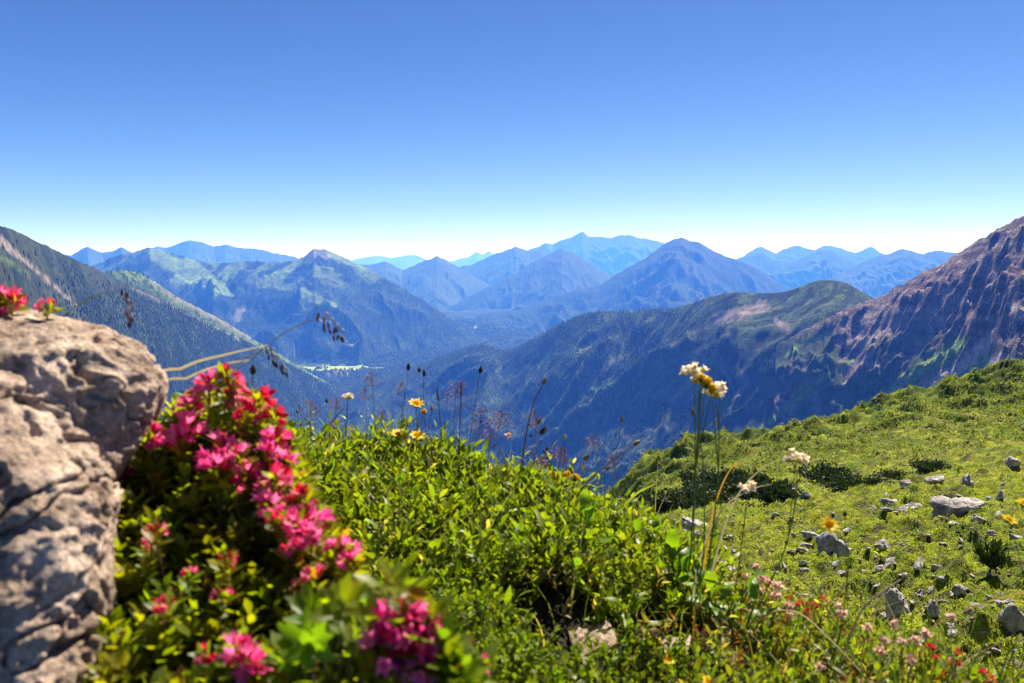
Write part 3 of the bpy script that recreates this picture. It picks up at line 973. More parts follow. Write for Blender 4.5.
# boulders one can tell apart: label, photo x, photo y of the foot, width, height in photo pixels, seed, turn, depth ratio
BIG = [
    ("large dark block standing upright in the middle of the meadow", 838, 555, 37, 32, 3, 0.2, 0.9),
    ("long low rock ledge with a shaded front near the top of the meadow", 958, 515, 62, 20, 8, 0.0, 0.6),
    ("pale ribbed slab tilted steeply on the meadow below the long ledge", 921, 568, 27, 30, 12, 0.7, 0.5),
    ("flat pale stone half buried left of the tilted slab", 891, 568, 21, 9, 15, 0.4, 0.9),
    ("big cracked boulder at the lower edge of the meadow behind the herbs", 903, 612, 29, 27, 18, 0.1, 0.9),
    ("wedge shaped stone beside the big cracked boulder", 936, 614, 17, 15, 21, 0.9, 0.8),
    ("layered boulder cut by the right edge of the photo", 1017, 630, 32, 34, 25, 0.3, 0.9),
    ("dark rounded stone left of the long rock ledge", 892, 505, 22, 11, 29, 0.2, 0.9),
    ("low pale stones in front of the rounded dark stone", 912, 511, 28, 8, 33, 0.0, 0.8),
    ("pointed dark rock by the dwarf pines above the long ledge", 971, 486, 15, 16, 36, 0.5, 0.9),
    ("flat pale slab at the foot of the green shoulder", 936, 483, 20, 8, 39, 0.3, 0.9),
    ("grey stone at the foot of the green shoulder left of the flat slab", 907, 484, 13, 9, 42, 0.6, 0.9),
    ("round grey stone at the top right rim of the meadow", 1013, 466, 18, 12, 45, 0.1, 0.9),
    ("brown stone leaning on the right of the big cracked boulder", 922, 597, 16, 12, 48, 0.5, 0.8),
    ("pale flat stone in open grass left of the dwarf pine", 960, 596, 15, 9, 51, 0.2, 0.9),
    ("grey stone right of the big dark block", 886, 548, 17, 9, 54, 0.3, 0.9),
    ("small grey stone pair left of the big dark block", 811, 538, 20, 6, 57, 0.2, 0.9),
    ("white stone with a shaded side among the lower herbs", 872, 640, 17, 12, 60, 0.2, 0.9),
    ("grey boulder behind the broad leaved herbs at the meadow's left edge", 742, 590, 20, 11, 63, 0.2, 0.9),
    ("dark stone in the shade at the foot of the dwarf pines on the left", 793, 497, 13, 12, 66, 0.6, 0.9),
    ("dark rock at the foot of the shoulder below the dwarf pines", 809, 498, 15, 10, 69, 0.1, 0.9),
    ("pale stone strewn block at the far left of the meadow behind stalks", 690, 528, 44, 8, 72, 0.1, 0.5),
    ("stone on the right edge of the meadow below the round rim stone", 1003, 500, 12, 10, 75, 0.5, 0.9),
    ("stone with a pale top right of the lone dwarf pine foot", 1000, 607, 19, 9, 78, 0.3, 0.9),
]
rock_keep = []
for (lab, px, py, w, h, seed, rz, dr) in BIG:
    p = hit(px, py)
    mpp = p[1] / FPX
    V, F = rock_mesh(seed, 4, 15, 0.15)
    h = h * (.84 if 'block' in lab or 'tilted' in lab or 'layered' in lab or 'big' in lab else .78)
    V = V * np.array([w * .56 * mpp, w / 2 * mpp * dr, h * mpp * 1.02])
    if "tilted" in lab:
        th = 0.85
        x, z = V[:, 0].copy() * 1.1, V[:, 2].copy() * 0.35
        V[:, 0], V[:, 2] = x * math.cos(th) - z * math.sin(th), x * math.sin(th) + z * math.cos(th)
    c, s_ = math.cos(rz), math.sin(rz)
    V[:, :2] = V[:, :2] @ np.array([[c, s_], [-s_, c]])
    V[:, 2] -= h * mpp * 0.10
    o = build("boulder", V, F, M_BOULDER)
    o.location = p + np.array([0, w / 2 * mpp * dr * 0.6, 0])
    tag(o, lab, "boulder", "boulders on the meadow")
    rock_keep.append((px, py, w))

# small stones strewn over the meadow: nothing tells them apart
st_meshes = []
for k in range(6):
    V, F = rock_mesh(200 + k, 3, 9, 0.12)
    V[:, 2] *= 0.62
    V[:, 0] *= 1.35
    o = build("stone", V * 0.1, F, M_BOULDER)
    st_meshes.append(o.data)
    bpy.data.objects.remove(o)
rng = np.random.default_rng(77)
cnt = 0
while cnt < 290:
    px, py = rng.uniform(640, 1024), 478 + 190 * rng.beta(1.5, 1.3)
    if py < 520 - (px - 640) * 0.10 or fbm2(px / 45., py / 30., 3, 411) < rng.uniform(-.8, .4): continue
    p = hit(px, py)
    if p[1] < 8 or p[1] > 88: continue
    size_px = np.clip(rng.lognormal(1.6, 0.45), 2.4, 12)
    s = size_px * p[1] / FPX / 2
    o = bpy.data.objects.new("stone", st_meshes[cnt % 6])
    scene.collection.objects.link(o)
    o.location = p + np.array([0, 0, -s * 0.14])
    o.rotation_euler = (rng.uniform(-.3, .3), rng.uniform(-.3, .3), rng.uniform(0, 6.28))
    k = s / 0.1
    o.scale = (k * rng.uniform(.8, 1.4), k * rng.uniform(.8, 1.3), k * rng.uniform(.9, 1.6))
    tag(o, "small pale stone lying in the short grass of the sunlit meadow", "stone", "small stones strewn over the meadow")
    cnt += 1


def loft_rock(name, lab, D, levels, left, thick, lean, seed, mat, rows=340, cols=420, amp=0.02, expo=2.5):
    """a big boulder whose right side follows the photo's outline; it has its full depth behind"""
    L = np.array(levels, float)
    py = np.linspace(L[0, 0], L[-1, 0], rows)
    xr = np.interp(py, L[:, 0], L[:, 1])
    xl = np.full(rows, float(left)) if np.isscalar(left) else np.interp(py, np.array(left)[:, 0], np.array(left)[:, 1])
    mpp = D / FPX
    cx = ((xl + xr) / 2 - CX) * mpp
    hw = np.maximum((xr - xl) / 2 * mpp, 0.002)
    tn = ray(CX, py)[1]
    zb = tn[-1] * D
    Yc = (D - lean * zb) / (1 - lean * tn)
    z = tn * Yc
    th = np.linspace(0, 2 * math.pi, cols, endpoint=False)
    ct, st = np.cos(th), np.sin(th)
    sx = np.sign(ct) * np.abs(ct) ** (2 / expo)
    sy = np.sign(st) * np.abs(st) ** (2 / expo)
    top = np.clip((py - py[0]) / 40.0, 0.02, 1) ** 0.5
    Yv = Yc[:, None] + (thick * top)[:, None] * sy[None]
    X = (cx[:, None] + hw[:, None] * sx[None]) / D * Yv
    P = np.stack([X, Yv, np.repeat(z[:, None], cols, 1)], -1).reshape(-1, 3)
    i, j = np.meshgrid(np.arange(rows - 1), np.arange(cols), indexing='ij')
    j2 = (j + 1) % cols
    Q = np.stack([i * cols + j, (i + 1) * cols + j, (i + 1) * cols + j2, i * cols + j2], -1).reshape(-1, 4)
    capc = P.reshape(rows, cols, 3)[0].mean(0)
    P = np.concatenate([P, capc[None]])
    k = np.arange(cols)
    T = np.stack([k, (k + 1) % cols, np.full(cols, len(P) - 1)], 1)
    # outward direction
    cen = np.stack([np.append(np.repeat(cx / D * Yc, cols), capc[0]), np.append(np.repeat(Yc, cols), capc[1]), P[:, 2]], 1)
    n = P - cen
    n[:, 0] /= np.append(np.repeat(hw, cols), 1) ** 1.0
    n[:, 1] /= thick
    n[:, 2] = 0.5
    n /= np.linalg.norm(n, axis=1, keepdims=True)
    q = P / 0.16
    q = q + 0.12 * np.stack([fbm3(q * 1.5 + 7, 2, seed + 1), fbm3(q * 1.5 + 19, 2, seed + 2), fbm3(q * 1.5 + 31, 2, seed + 3)], 1)
    r = 1 - np.abs(fbm3(q * np.array([1.2, 1.2, 0.7]), 3, seed + 4))
    d = amp * (0.9 * fbm3(q * 0.8, 2, seed) + 0.55 * (r - .75)) + amp * 0.32 * fbm3(q * 4.5, 4, seed + 6, 0.62)
    pits = np.clip(fbm3(q * np.array([3.6, 3.6, 2.6]), 2, seed + 8) - 0.28, 0, 1)
    d = d - amp * 1.3 * pits
    p2 = np.clip(fbm3(q * np.array([8.5, 8.5, 6.5]), 3, seed + 11) - 0.12, 0, 1)
    crack = np.clip(1 - np.abs(fbm3(q * np.array([1.6, 1.6, 2.6]) + 3, 3, seed + 12)) * 9, 0, 1)
    d = d - amp * 0.7 * p2 - amp * 1.0 * crack + amp * 0.16 * fbm3(q * 15., 2, seed + 13)
    P = P + n * d[:, None]
    org = np.array([cx[-1], D, z[-1]])
    o = build(name, P - org, [Q, T], mat)
    o.location = org
    return tag(o, lab, "boulder", "boulders in the left foreground")


loft_rock("boulder", "big out of focus weathered rock filling the lower left corner", 0.62,
          [(335, -60), (345, -30), (365, 12), (385, 36), (410, 62), (435, 82), (455, 95), (480, 104), (500, 107), (520, 102), (545, 97), (580, 95), (610, 91), (640, 82), (670, 62), (700, 50), (900, 45), (1000, 55)],
          -330, 0.17, 0.62, 501, M_BIGROCK, amp=0.017)
loft_rock("boulder", "upper weathered rock with an overhanging nose behind the big corner rock", 0.80,
          [(303, -60), (305, -15), (309, 20), (315, 55), (322, 84), (330, 108), (340, 128), (352, 146), (365, 159), (378, 166), (390, 165), (402, 158), (418, 147), (436, 136), (452, 122), (470, 108), (500, 95), (560, 90), (900, 80)],
          -330, 0.16, 0.40, 523, M_BIGROCK, amp=0.015)

# ----------------------------------------------------------------------------
# plants on the green shoulder and the meadow
# ----------------------------------------------------------------------------
def norm(v): return v / (np.linalg.norm(v, axis=-1, keepdims=True) + 1e-12)

def blob_dirs(n, rng): return norm(rng.normal(size=(n, 3)))

LT_OVAL = leaf_t(0.30, 0.09, 0.12)
LT_NARROW = leaf_t(0.17, 0.06, 0.18)
LT_ROUND = leaf_t(0.42, 0.08, 0.08, 0.7)
TRI = (np.array([[-.5, 0, 0], [.5, 0, 0], [0, 1, 0.]]), np.array([[0, 1, 2]]))
QUADL = (np.array([[-.28, 0.25, 0], [0, 0, 0], [.28, .25, 0], [.2, .8, 0.05], [0, 1, 0], [-.2, .8, .05]]), np.array([[0, 1, 2], [0, 2, 3], [0, 3, 5], [5, 3, 4]]))

# low green bushes that clothe the shoulder: nobody could count them
rng = np.random.default_rng(31)
n = 52000
y = np.sqrt(rng.uniform(60 ** 2, 150 ** 2, n)); x = rng.uniform(-0.02, 0.85, n) * y
dens = fbm2(x / 4.0, y / 6.0, 4, 229) + 0.35 * fbm2(x / 14, y / 14, 2, 230)
z = ground_z(x, y)
px, py = project(np.stack([x, y, z], -1))
low = smooth(64, 74, y + 3.5 * fbm2(x / 6, y / 6, 2, 77))
k = (rng.random(n) < (0.15 + 0.85 * smooth(0.25, -0.2, dens)) * low)
x, y, z = x[k], y[k], z[k]
acc = Acc()
N_ = len(x)
per = 16
c = np.repeat(np.stack([x, y, z], -1), per, 0)
r = np.repeat(rng.uniform(.12, .40, N_), per)
d = blob_dirs(N_ * per, rng); d[:, 2] = np.abs(d[:, 2])
P = c + d * r[:, None] * np.array([1, 1, .75]) * rng.uniform(.6, 1, (N_ * per, 1))
tint = np.repeat(jitter(rng, (0.14, 0.17, 0.012), N_, .25, .4), per, 0) * rng.uniform(.75, 1.3, (N_ * per, 1))
acc.many(*QUADL, P, frames(norm(d + rng.normal(size=d.shape) * .6)), r * rng.uniform(.45, .75, N_ * per), tint)
o = acc.make("shrub_cover", M_GRASS, smooth_shade=False)
tag(o, "low green bushes clothing the sunlit shoulder above the meadow", kind="stuff")

# short turf tufts
rng = np.random.default_rng(32)
n = 42000
y = np.exp(rng.uniform(math.log(6.5), math.log(80), n)); x = rng.uniform(0.10, 0.80, n) * y
keep = fbm2(x / 1.2, y / 1.2, 3, 233) > rng.uniform(-.7, .25, n)
x, y = x[keep], y[keep]
z = ground_z(x, y)
per = 5
N_ = len(x) * per
h = np.repeat(rng.uniform(.04, .11, len(x)) * np.clip(y / 20, .8, 2.2), per)
P = np.repeat(np.stack([x, y, z - .01], -1), per, 0) + rng.normal(size=(N_, 3)) * (h * .55)[:, None] * [1, 1, 0]
d = norm(rng.normal(size=(N_, 3)) * .45 + [0, 0, 1])
col = jitter(rng, (0.22, 0.245, 0.014), N_, .2, .35)
acc = Acc().many(*TRI, P, frames(d, norm(rng.normal(size=(N_, 3)))), np.stack([h * .22, h, h], 1), col)
o = acc.make("turf_grass", M_GRASS, smooth_shade=False)
tag(o, "short grass growing in tufts over the meadow hollow", kind="stuff")


# dwarf heath and sedge clumps that break up the turf
rng = np.random.default_rng(36)
n = 3800
y = np.exp(rng.uniform(math.log(7), math.log(75), n)); x = rng.uniform(0.10, 0.80, n) * y
keep = fbm2(x / 2.5, y / 3.0, 3, 239) > rng.uniform(-.35, .55, n)
x, y = x[keep], y[keep]
c = np.stack([x, y, ground_z(x, y)], -1)
per = 14
N_ = len(x)
r = np.repeat(rng.uniform(.03, .12, N_) * np.clip(y / 18, .8, 1.8), per)
d = blob_dirs(N_ * per, rng); d[:, 2] = np.abs(d[:, 2]) * .8
P = np.repeat(c, per, 0) + d * r[:, None] * rng.uniform(.5, 1, (N_ * per, 1))
pick = rng.random(N_)
tone = np.where(pick[:, None] < .5, np.array((.085, .11, .014)), np.where(pick[:, None] < .8, np.array((.12, .15, .016)), np.array((.10, .075, .03))))
tint = np.repeat(tone * rng.uniform(.7, 1.3, (N_, 1)), per, 0) * rng.uniform(.75, 1.3, (N_ * per, 1))
acc = Acc().many(*QUADL, P, frames(norm(d + rng.normal(size=d.shape) * .5)), r * rng.uniform(.6, 1.0, N_ * per), tint)
o = acc.make("heath_clumps", M_GRASS, smooth_shade=False)
tag(o, "low clumps of heath and sedge dotting the meadow turf", kind="stuff")


def dwarf_pine(px, py, w, h, lab, grp, seed, dark=1.0, D=None):
    """a low mountain pine: several ascending limbs bristling with needles"""
    rng = np.random.default_rng(seed)
    p = hit(px, py) if D is None else at(px, py, D)
    m = p[1] / FPX
    W, H = w * m, h * m
    root = empty("dwarf_pine", p)
    tag(root, lab, "pine shrub", grp)
    st, fo = Acc(), Acc()
    nl = 16 if w < 50 else 24
    for i in range(nl):
        a = rng.uniform(0, 6.28); rr = math.sqrt(rng.random()) * W / 2
        tip = np.array([math.cos(a) * rr, math.sin(a) * rr * .8, H * rng.uniform(.6, 1.05) * (1 - .5 * (2 * rr / W) ** 2)])
        t = np.linspace(0, 1, 6)[:, None]
        cv = tip * t + np.array([0, 0, -0.25 * H]) * (t * (1 - t)) + rng.normal(size=3) * .05 * W * t * (1 - t)
        st.tube(cv + p, .022 * W, .006 * W, 5, (.09, .06, .045))
        nn_ = 70
        tt = rng.uniform(.25, 1.04, nn_)[:, None]
        pos = tip * tt + np.array([0, 0, -0.25 * H]) * (tt * (1 - tt)) + rng.normal(size=(nn_, 3)) * .035 * W
        dd = norm(tip[None] * .6 / np.linalg.norm(tip) + rng.normal(size=(nn_, 3)) * .55 + [0, 0, .55])
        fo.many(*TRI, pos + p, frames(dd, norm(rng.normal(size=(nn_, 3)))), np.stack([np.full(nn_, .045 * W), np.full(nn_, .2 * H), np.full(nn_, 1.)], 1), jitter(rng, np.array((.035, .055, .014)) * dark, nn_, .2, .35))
    st.make("limb", M_STEM, root, p)
    fo.make("foliage", M_NEEDLE, root, p, False)


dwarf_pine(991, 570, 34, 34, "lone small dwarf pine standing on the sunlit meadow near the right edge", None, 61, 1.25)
_old = [(640, 508, 34, 20), (668, 508, 40, 22), (705, 490, 34, 18), (735, 487, 34, 18), (690, 500, 40, 18), (715, 502, 38, 18), (742, 498, 40, 20), (770, 496, 36, 20), (797, 490, 34, 20), (822, 486, 36, 19), (846, 484, 34, 17), (870, 481, 30, 14), (893, 477, 26, 12), (948, 475, 22, 17), (925, 472, 24, 12), (655, 503, 30, 18)]  # leftmost pines added to stand in for shade on the shoulder's steep nose
_r = np.random.default_rng(5)
PINES = [(px + _r.uniform(-9, 9), py + _r.uniform(-5, 6), w * _r.uniform(1.3, 2.2), h * _r.uniform(.45, 1.05)) for (px, py, w, h) in _old + _old[:8] if _r.random() < .8]
for i, (px, py, w, h) in enumerate(PINES):
    dwarf_pine(px, py, w, h, "dark dwarf pine in the row, partly added as shade, along the shaded foot of the green shoulder", "dwarf pines along the foot of the green shoulder", 70 + i, .8)

# small conifers on the crest of the shoulder
def small_conifer(px, py, h, lab, seed):
    rng = np.random.default_rng(seed)
    D = 113.0
    a, _ = ray(px, py)
    p = np.array([a * D, D, float(ground_z(a * D, D))])
    H = h * D / FPX
    root = empty("spruce_tree", p); tag(root, lab, "tree", "little spruces on the crest")
    Acc().tube(np.array([[0, 0, -.1], [0, 0, H * .5], [0, 0, H * .98]]) + p, H * .03, H * .005, 6, (.07, .05, .035)).make("trunk", M_STEM, root, p)
    fo = Acc()
    n_ = 900
    t = rng.uniform(.08, 1, n_) ** 1.1
    a_ = rng.uniform(0, 6.28, n_)
    rad = H * .24 * (1 - t) * (0.75 + .35 * np.sin(t * 40)) * rng.uniform(.5, 1, n_)
    pos = np.stack([np.cos(a_) * rad, np.sin(a_) * rad, t * H], 1)
    dd = norm(np.stack([np.cos(a_), np.sin(a_), rng.uniform(-.5, .1, n_)], 1))
    fo.many(*QUADL, pos + p, frames(dd), H * .12 * (1.1 - t), jitter(rng, (.028, .045, .014), n_, .2, .4))
    fo.make("crown", M_NEEDLE, root, p, False)
small_conifer(742, 450, 15, "small dark spruce on the crest of the green shoulder right of the white flower stalks", 91)
small_conifer(905, 411, 8, "tiny dark spruce on the crest of the green shoulder below the pink scree", 92)

# ----------------------------------------------------------------------------
# the bank at the camera's feet
# ----------------------------------------------------------------------------
def gp(px, D):
    """ground point under a photo column at a distance"""
    a, _ = ray(px, HORIZON)
    return np.array([a * D, D, float(ground_z(a * D, D))])


def twigs(rng, base, up, length, leaves, lt, lsize, lcol, acc, stem=None, hue=.18, val=.3, stemcol=(.10, .06, .03), spread=.75):
    """many twigs at once: base (N,3), up directions, lengths; leaves spiral up every twig"""
    N = len(base)
    bend = rng.normal(size=(N, 3)) * .25
    k = np.arange(leaves)
    t = (0.25 + 0.75 * (k + 1) / leaves)
    pos = base[:, None] + length[:, None, None] * (up[:, None] * t[None, :, None] + bend[:, None] * (t ** 2)[None, :, None] * .5)
    ang = rng.uniform(0, 6.28, N)[:, None] + k[None] * 2.4
    u = norm(np.cross(up, [0.3, .2, .93])); w = np.cross(up, u)
    out = np.cos(ang)[..., None] * u[:, None] + np.sin(ang)[..., None] * w[:, None]
    sp = spread * (1.15 - .75 * t)[None, :, None]
    d = norm(out * sp + up[:, None] * (1 - .45 * sp) + rng.normal(size=pos.shape) * .22)
    nrm = norm(up[:, None] * 1.0 - out * .25 + sun_dir * .35 + rng.normal(size=pos.shape) * .35)
    c = np.repeat(jitter(rng, lcol, N, hue, val * .6), leaves, 0) * rng.uniform(1 - val, 1 + val, (N * leaves, 1))
    s = lsize * rng.uniform(.6, 1.3, N * leaves) * np.tile(np.sin(np.clip(t, .2, .95) * 2.6) * .5 + .6, N)
    acc.many(*lt, pos.reshape(-1, 3), frames(d.reshape(-1, 3), nrm.reshape(-1, 3)), s, c)
    if stem is not None:
        tip = base + length[:, None] * (up + bend * .5)
        mid = base + length[:, None] * (up * .5 + bend * .12)
        wv = norm(np.cross(up, rng.normal(size=(N, 3)))) * .0016
        V = np.stack([base - wv, base + wv, mid + wv * .8, mid - wv * .8, tip], 1).reshape(-1, 3)
        F = (np.array([[0, 1, 2], [0, 2, 3], [3, 2, 4]])[None] + (np.arange(N) * 5)[:, None, None]).reshape(-1, 3)
        stem.add(V, F, None, np.repeat(jitter(rng, stemcol, N, .2, .3), 5, 0))


def area(rng, n, pxr, Dr, top=None):
    D = np.sqrt(rng.uniform(Dr[0] ** 2, Dr[1] ** 2, n))
    px = rng.uniform(pxr[0], pxr[1], n)
    a, _ = ray(px, HORIZON)
    x = a * D
    return x, D, ground_z(x, D), px


# (a) dense low shrub carpet: the mound in the middle
rng = np.random.default_rng(41)
lf, stm = Acc(), Acc()
def carpet(n, pxr, Dr, lt, ls, col, leaves, hl, cond=None, **kw):
    x, y, z, px = area(rng, n, pxr, Dr)
    k = np.ones(n, bool) if cond is None else cond(px, y, x)
    x, y, z = x[k], y[k], z[k]
    m = len(x)
    up = norm(np.array([0.10, -0.10, 1.0]) + rng.normal(size=(m, 3)) * .33)
    hump = .75 + .5 * smooth(-.3, .4, fbm2(x / .22, y / .22, 2, 431))
    twigs(rng, np.stack([x, y, z - .01], -1), up, rng.uniform(*hl, m) * hump, leaves, lt, ls, col, lf, stm, **kw)

hole = lambda px, D, x: (RNG.random(len(px)) > .35 * smooth(540, 600, px) * smooth(790, 730, px)) & ~((np.hypot((px - 560) / 60, (D - 1.32) / .10) < 1) | (np.hypot((px - 690) / 70, (D - 1.36) / .09) < 1))
carpet(4200, (120, 700), (1.2, 2.45), LT_OVAL, .0125, (.155, .188, .012), 11, (.05, .125), hole)
carpet(2400, (230, 700), (1.25, 2.4), LT_ROUND, .0155, (.165, .198, .012), 8, (.05, .12), hole)
carpet(2000, (230, 720), (1.3, 2.45), LT_NARROW, .036, (.18, .21, .014), 8, (.05, .13), hole)
carpet(420, (230, 720), (1.35, 2.3), LT_OVAL, .034, (.14, .18, .012), 6, (.06, .12), hole)
carpet(2000, (330, 720), (.92, 1.4), LT_OVAL, .0120, (.12, .155, .010), 11, (.04, .11), hole)
carpet(2300, (650, 1075), (1.0, 2.5), LT_OVAL, .0140, (.155, .175, .018), 10, (.04, .10), hole)
carpet(1000, (680, 1075), (1.0, 2.4), LT_NARROW, .028, (.150, .180, .016), 8, (.05, .11), hole)
carpet(350, (700, 1060), (1.05, 2.2), LT_OVAL, .012, (.22, .06, .02), 9, (.05, .10))      # reddening twigs
carpet(200, (240, 640), (1.3, 2.45), LT_NARROW, .024, (.36, .28, .12), 7, (.06, .14))
carpet(240, (640, 1060), (1.0, 2.2), LT_NARROW, .02, (.34, .26, .12), 8, (.05, .11))      # dry twigs
carpet(700, (-40, 300), (.95, 2.2), LT_OVAL, .014, (.13, .165, .012), 12, (.06, .15))
o = lf.make("dwarf_shrub_cover", M_LEAF, smooth_shade=False)
tag(o, "dense carpet of small leaved dwarf shrubs covering the bank", kind="stuff")
o = stm.make("twig_cover", M_STEM, smooth_shade=False)
tag(o, "thin brown twigs inside the dwarf shrub carpet", kind="stuff")

# (b) grass blades through the carpet
rng = np.random.default_rng(43)
def blades(acc, base, tipdir, length, width, col, rng, seg=5):
    N = len(base)
    t = np.linspace(0, 1, seg)
    droop = rng.uniform(.1, .7, N)
    side = norm(np.cross(tipdir, [0, 0, 1.0]) + 1e-6)
    hor = norm(tipdir * [1, 1, 0] + 1e-6)
    pos = base[:, None] + length[:, None, None] * (tipdir[:, None] * t[None, :, None] + hor[:, None] * (droop[:, None] * t ** 2)[..., None] * .55 - np.array([0, 0, 1.]) * (droop[:, None] * t ** 2.2)[..., None] * .4)
    w = (width[:, None] * np.clip(1 - t, .04, 1) ** .7)[..., None]
    V = np.stack([pos - side[:, None] * w, pos + side[:, None] * w], 2).reshape(-1, 3)
    i = np.arange(seg - 1) * 2
    q = np.stack([i, i + 1, i + 3, i + 2], 1)
    F = (q[None] + (np.arange(N) * seg * 2)[:, None, None]).reshape(-1, 4)
    acc.add(V, None, F, np.repeat(col, seg * 2, 0))

acc = Acc()
for n_, pr, Dr, L, colr in ((900, (240, 720), (1.3, 2.45), (.08, .22), (.16, .19, .016)), (240, (700, 1070), (1.05, 2.3), (.10, .24), (.14, .145, .02)), (170, (240, 1060), (1.2, 2.4), (.12, .26), (.34, .30, .16)), (60, (860, 1080), (.85, 1.15), (.12, .26), (.08, .13, .014))):
    x, y, z, px = area(rng, n_, pr, Dr)
    d = norm(rng.normal(size=(n_, 3)) * .42 + [0, 0, 1])
    blades(acc, np.stack([x, y, z], -1), d, rng.uniform(*L, n_), rng.uniform(.0010, .0026, n_), jitter(rng, colr, n_, .2, .25), rng)
o = acc.make("bank_grass", M_GRASS)
tag(o, "grass blades growing through the dwarf shrubs of the bank", kind="stuff")

# (c) broad leaved herbs, each a plant of its own
def herb(px, D, nleaf, L, lab, seed, col=(.09, .125, .012), lift=.55, h0=.04, wmul=1.0, face=None, rise=None):
    rng = np.random.default_rng(seed)
    p = gp(px, D)
    root = empty("broadleaf_herb", p); tag(root, lab, "herb", "broad leaved herbs on the bank")
    st, fo = Acc(), Acc()
    top = h0 if rise is None else rise + .01
    col = (col[0] * 1.35, col[1] * 1.5, col[2])
    for i in range(nleaf):
        f = (i + .5) / nleaf
        a = i * 2.4 + rng.uniform(-.4, .4)
        hb = np.array([rng.normal() * .012, rng.normal() * .012, top * (.35 + .65 * f)])
        out = np.array([math.cos(a), math.sin(a), 0])
        d = norm(out * (1.1 - lift * f) + np.array([0, 0, lift + .5 * f]))
        pet = hb + d * L * .18
        st.tube(np.array([[0, 0, -.01], hb * .7 + [0, 0, -.0], hb, pet]) + p, .0026, .0016, 5, np.array(col) * [1.2, 1.0, 1.0])
        l = L * rng.uniform(.62, 1.0)
        # a real blade: two columns of quads, folded and arched
        n = 9
        t = np.linspace(0, 1, n)
        up = norm(np.cross(np.cross(d, [0, 0, 1.]), d) + .0001)
        side = norm(np.cross(d, up))
        mid = pet + np.outer(t * l, d) - np.outer(l * .28 * t ** 2.2, [0, 0, 1.]) + np.outer(l * .06 * np.sin(t * 9 + i), up)
        w = wmul * l * .14 * np.sin(np.clip(t, .03, .985) ** .70 * math.pi) ** 1.0 * (1 + .06 * np.sin(t * 30 + i))
        Lf = mid + side * w[:, None] + up * (w * .35)[:, None]
        Rt = mid - side * w[:, None] + up * (w * .35)[:, None]
        V = np.stack([Lf, mid, Rt], 1).reshape(-1, 3)
        k = np.arange(n - 1) * 3
        q = np.concatenate([np.stack([k, k + 1, k + 4, k + 3], 1), np.stack([k + 1, k + 2, k + 5, k + 4], 1)])
        fo.add(V + p, None, q, jitter(rng, col, 1, .15, .2)[0])
    st.make("stem", M_STEM, root, p); fo.make("foliage", M_LEAF, root, p)

HERBS = [
    (392, 1.95, 5, .10, "upright dark leaved herb at the crest of the bank below the yellow flower heads", .9, .10, (.06, .10, .012)),
    (455, 1.85, 6, .09, "bright herb with pointed leaves on the crest right of the yellow flowers", .8, .08, (.11, .14, .012)),
    (560, 1.65, 6, .095, "herb with upright pointed leaves on the slope below the three yellow buttons", .9, .09, (.11, .135, .012)),
    (585, 1.55, 7, .10, "tall leaved bright herb in the middle right of the bank", .95, .10, (.105, .14, .012)),
    (615, 1.70, 6, .085, "leafy herb just behind the tall leaved bright one", .8, .08, (.10, .13, .012)),
    (660, 1.75, 7, .10, "leafy herb left of the white flower stalks", .9, .07, (.085, .125, .012)),
    (690, 1.55, 8, .115, "largest broad leaved herb at the foot of the white flower stalks", .8, .08, (.085, .13, .012)),
    (722, 1.45, 8, .11, "broad leaved herb with wide drooping leaves right of the white stalks' foot", .55, .09, (.085, .125, .012)),
    (752, 1.38, 6, .095, "broad leaved herb leaning over the slope at the right end of the mound", .5, .11, (.09, .13, .012)),
    (640, 1.35, 6, .08, "low herb with wide leaves above the bare ledge", .5, .05, (.09, .12, .012)),
    (500, 1.55, 6, .07, "small herb amid the carpet in the centre of the bank", .6, .06, (.10, .13, .012)),
    (430, 1.5, 6, .07, "small pale herb amid the carpet left of the centre", .6, .06, (.11, .14, .012)),
    (310, 1.75, 5, .09, "herb with narrow leaves right behind the pink flowers", .9, .08, (.09, .13, .012)),
    (600, 1.12, 6, .06, "low herb by the bottom edge left of the bare ledge", .6, .06, (.11, .14, .012)),
    (520, 1.08, 5, .055, "small bright herb at the bottom edge in the dark hollow", .6, .08, (.12, .15, .012)),
]
for i, (px, D, nl, L, lab, lift, rise, col) in enumerate(HERBS):
    herb(px, D, nl, L, lab, 900 + i, col, lift, rise=rise)
herb(152, .78, 5, .085, "very near blurred herb with broad glowing leaves at the bottom left", 950, (.12, .15, .012), .9, rise=.10, wmul=1.3)

# (d) bare ledge in the bank
for (lab, px, py, D, w, h, dz, sd) in (("dark weathered ledge poking out of the bank at the bottom edge", 700, 668, 1.30, 150, 34, .12, 603), ("shaded grey stone in the dark hollow of the bank", 605, 650, 1.30, 78, 40, .1, 607)):
    V, F = rock_mesh(sd, 5, 9, .16)
    m = D / FPX
    o = build("ledge", V * np.array([w / 2 * m, dz, h / 2 * m]), F, M_BIGROCK)
    o.location = at(px, py, D)
    o.rotation_euler = (0.25, 0.22 if w > 100 else 0, 0.2)
    tag(o, lab, "rock ledge")

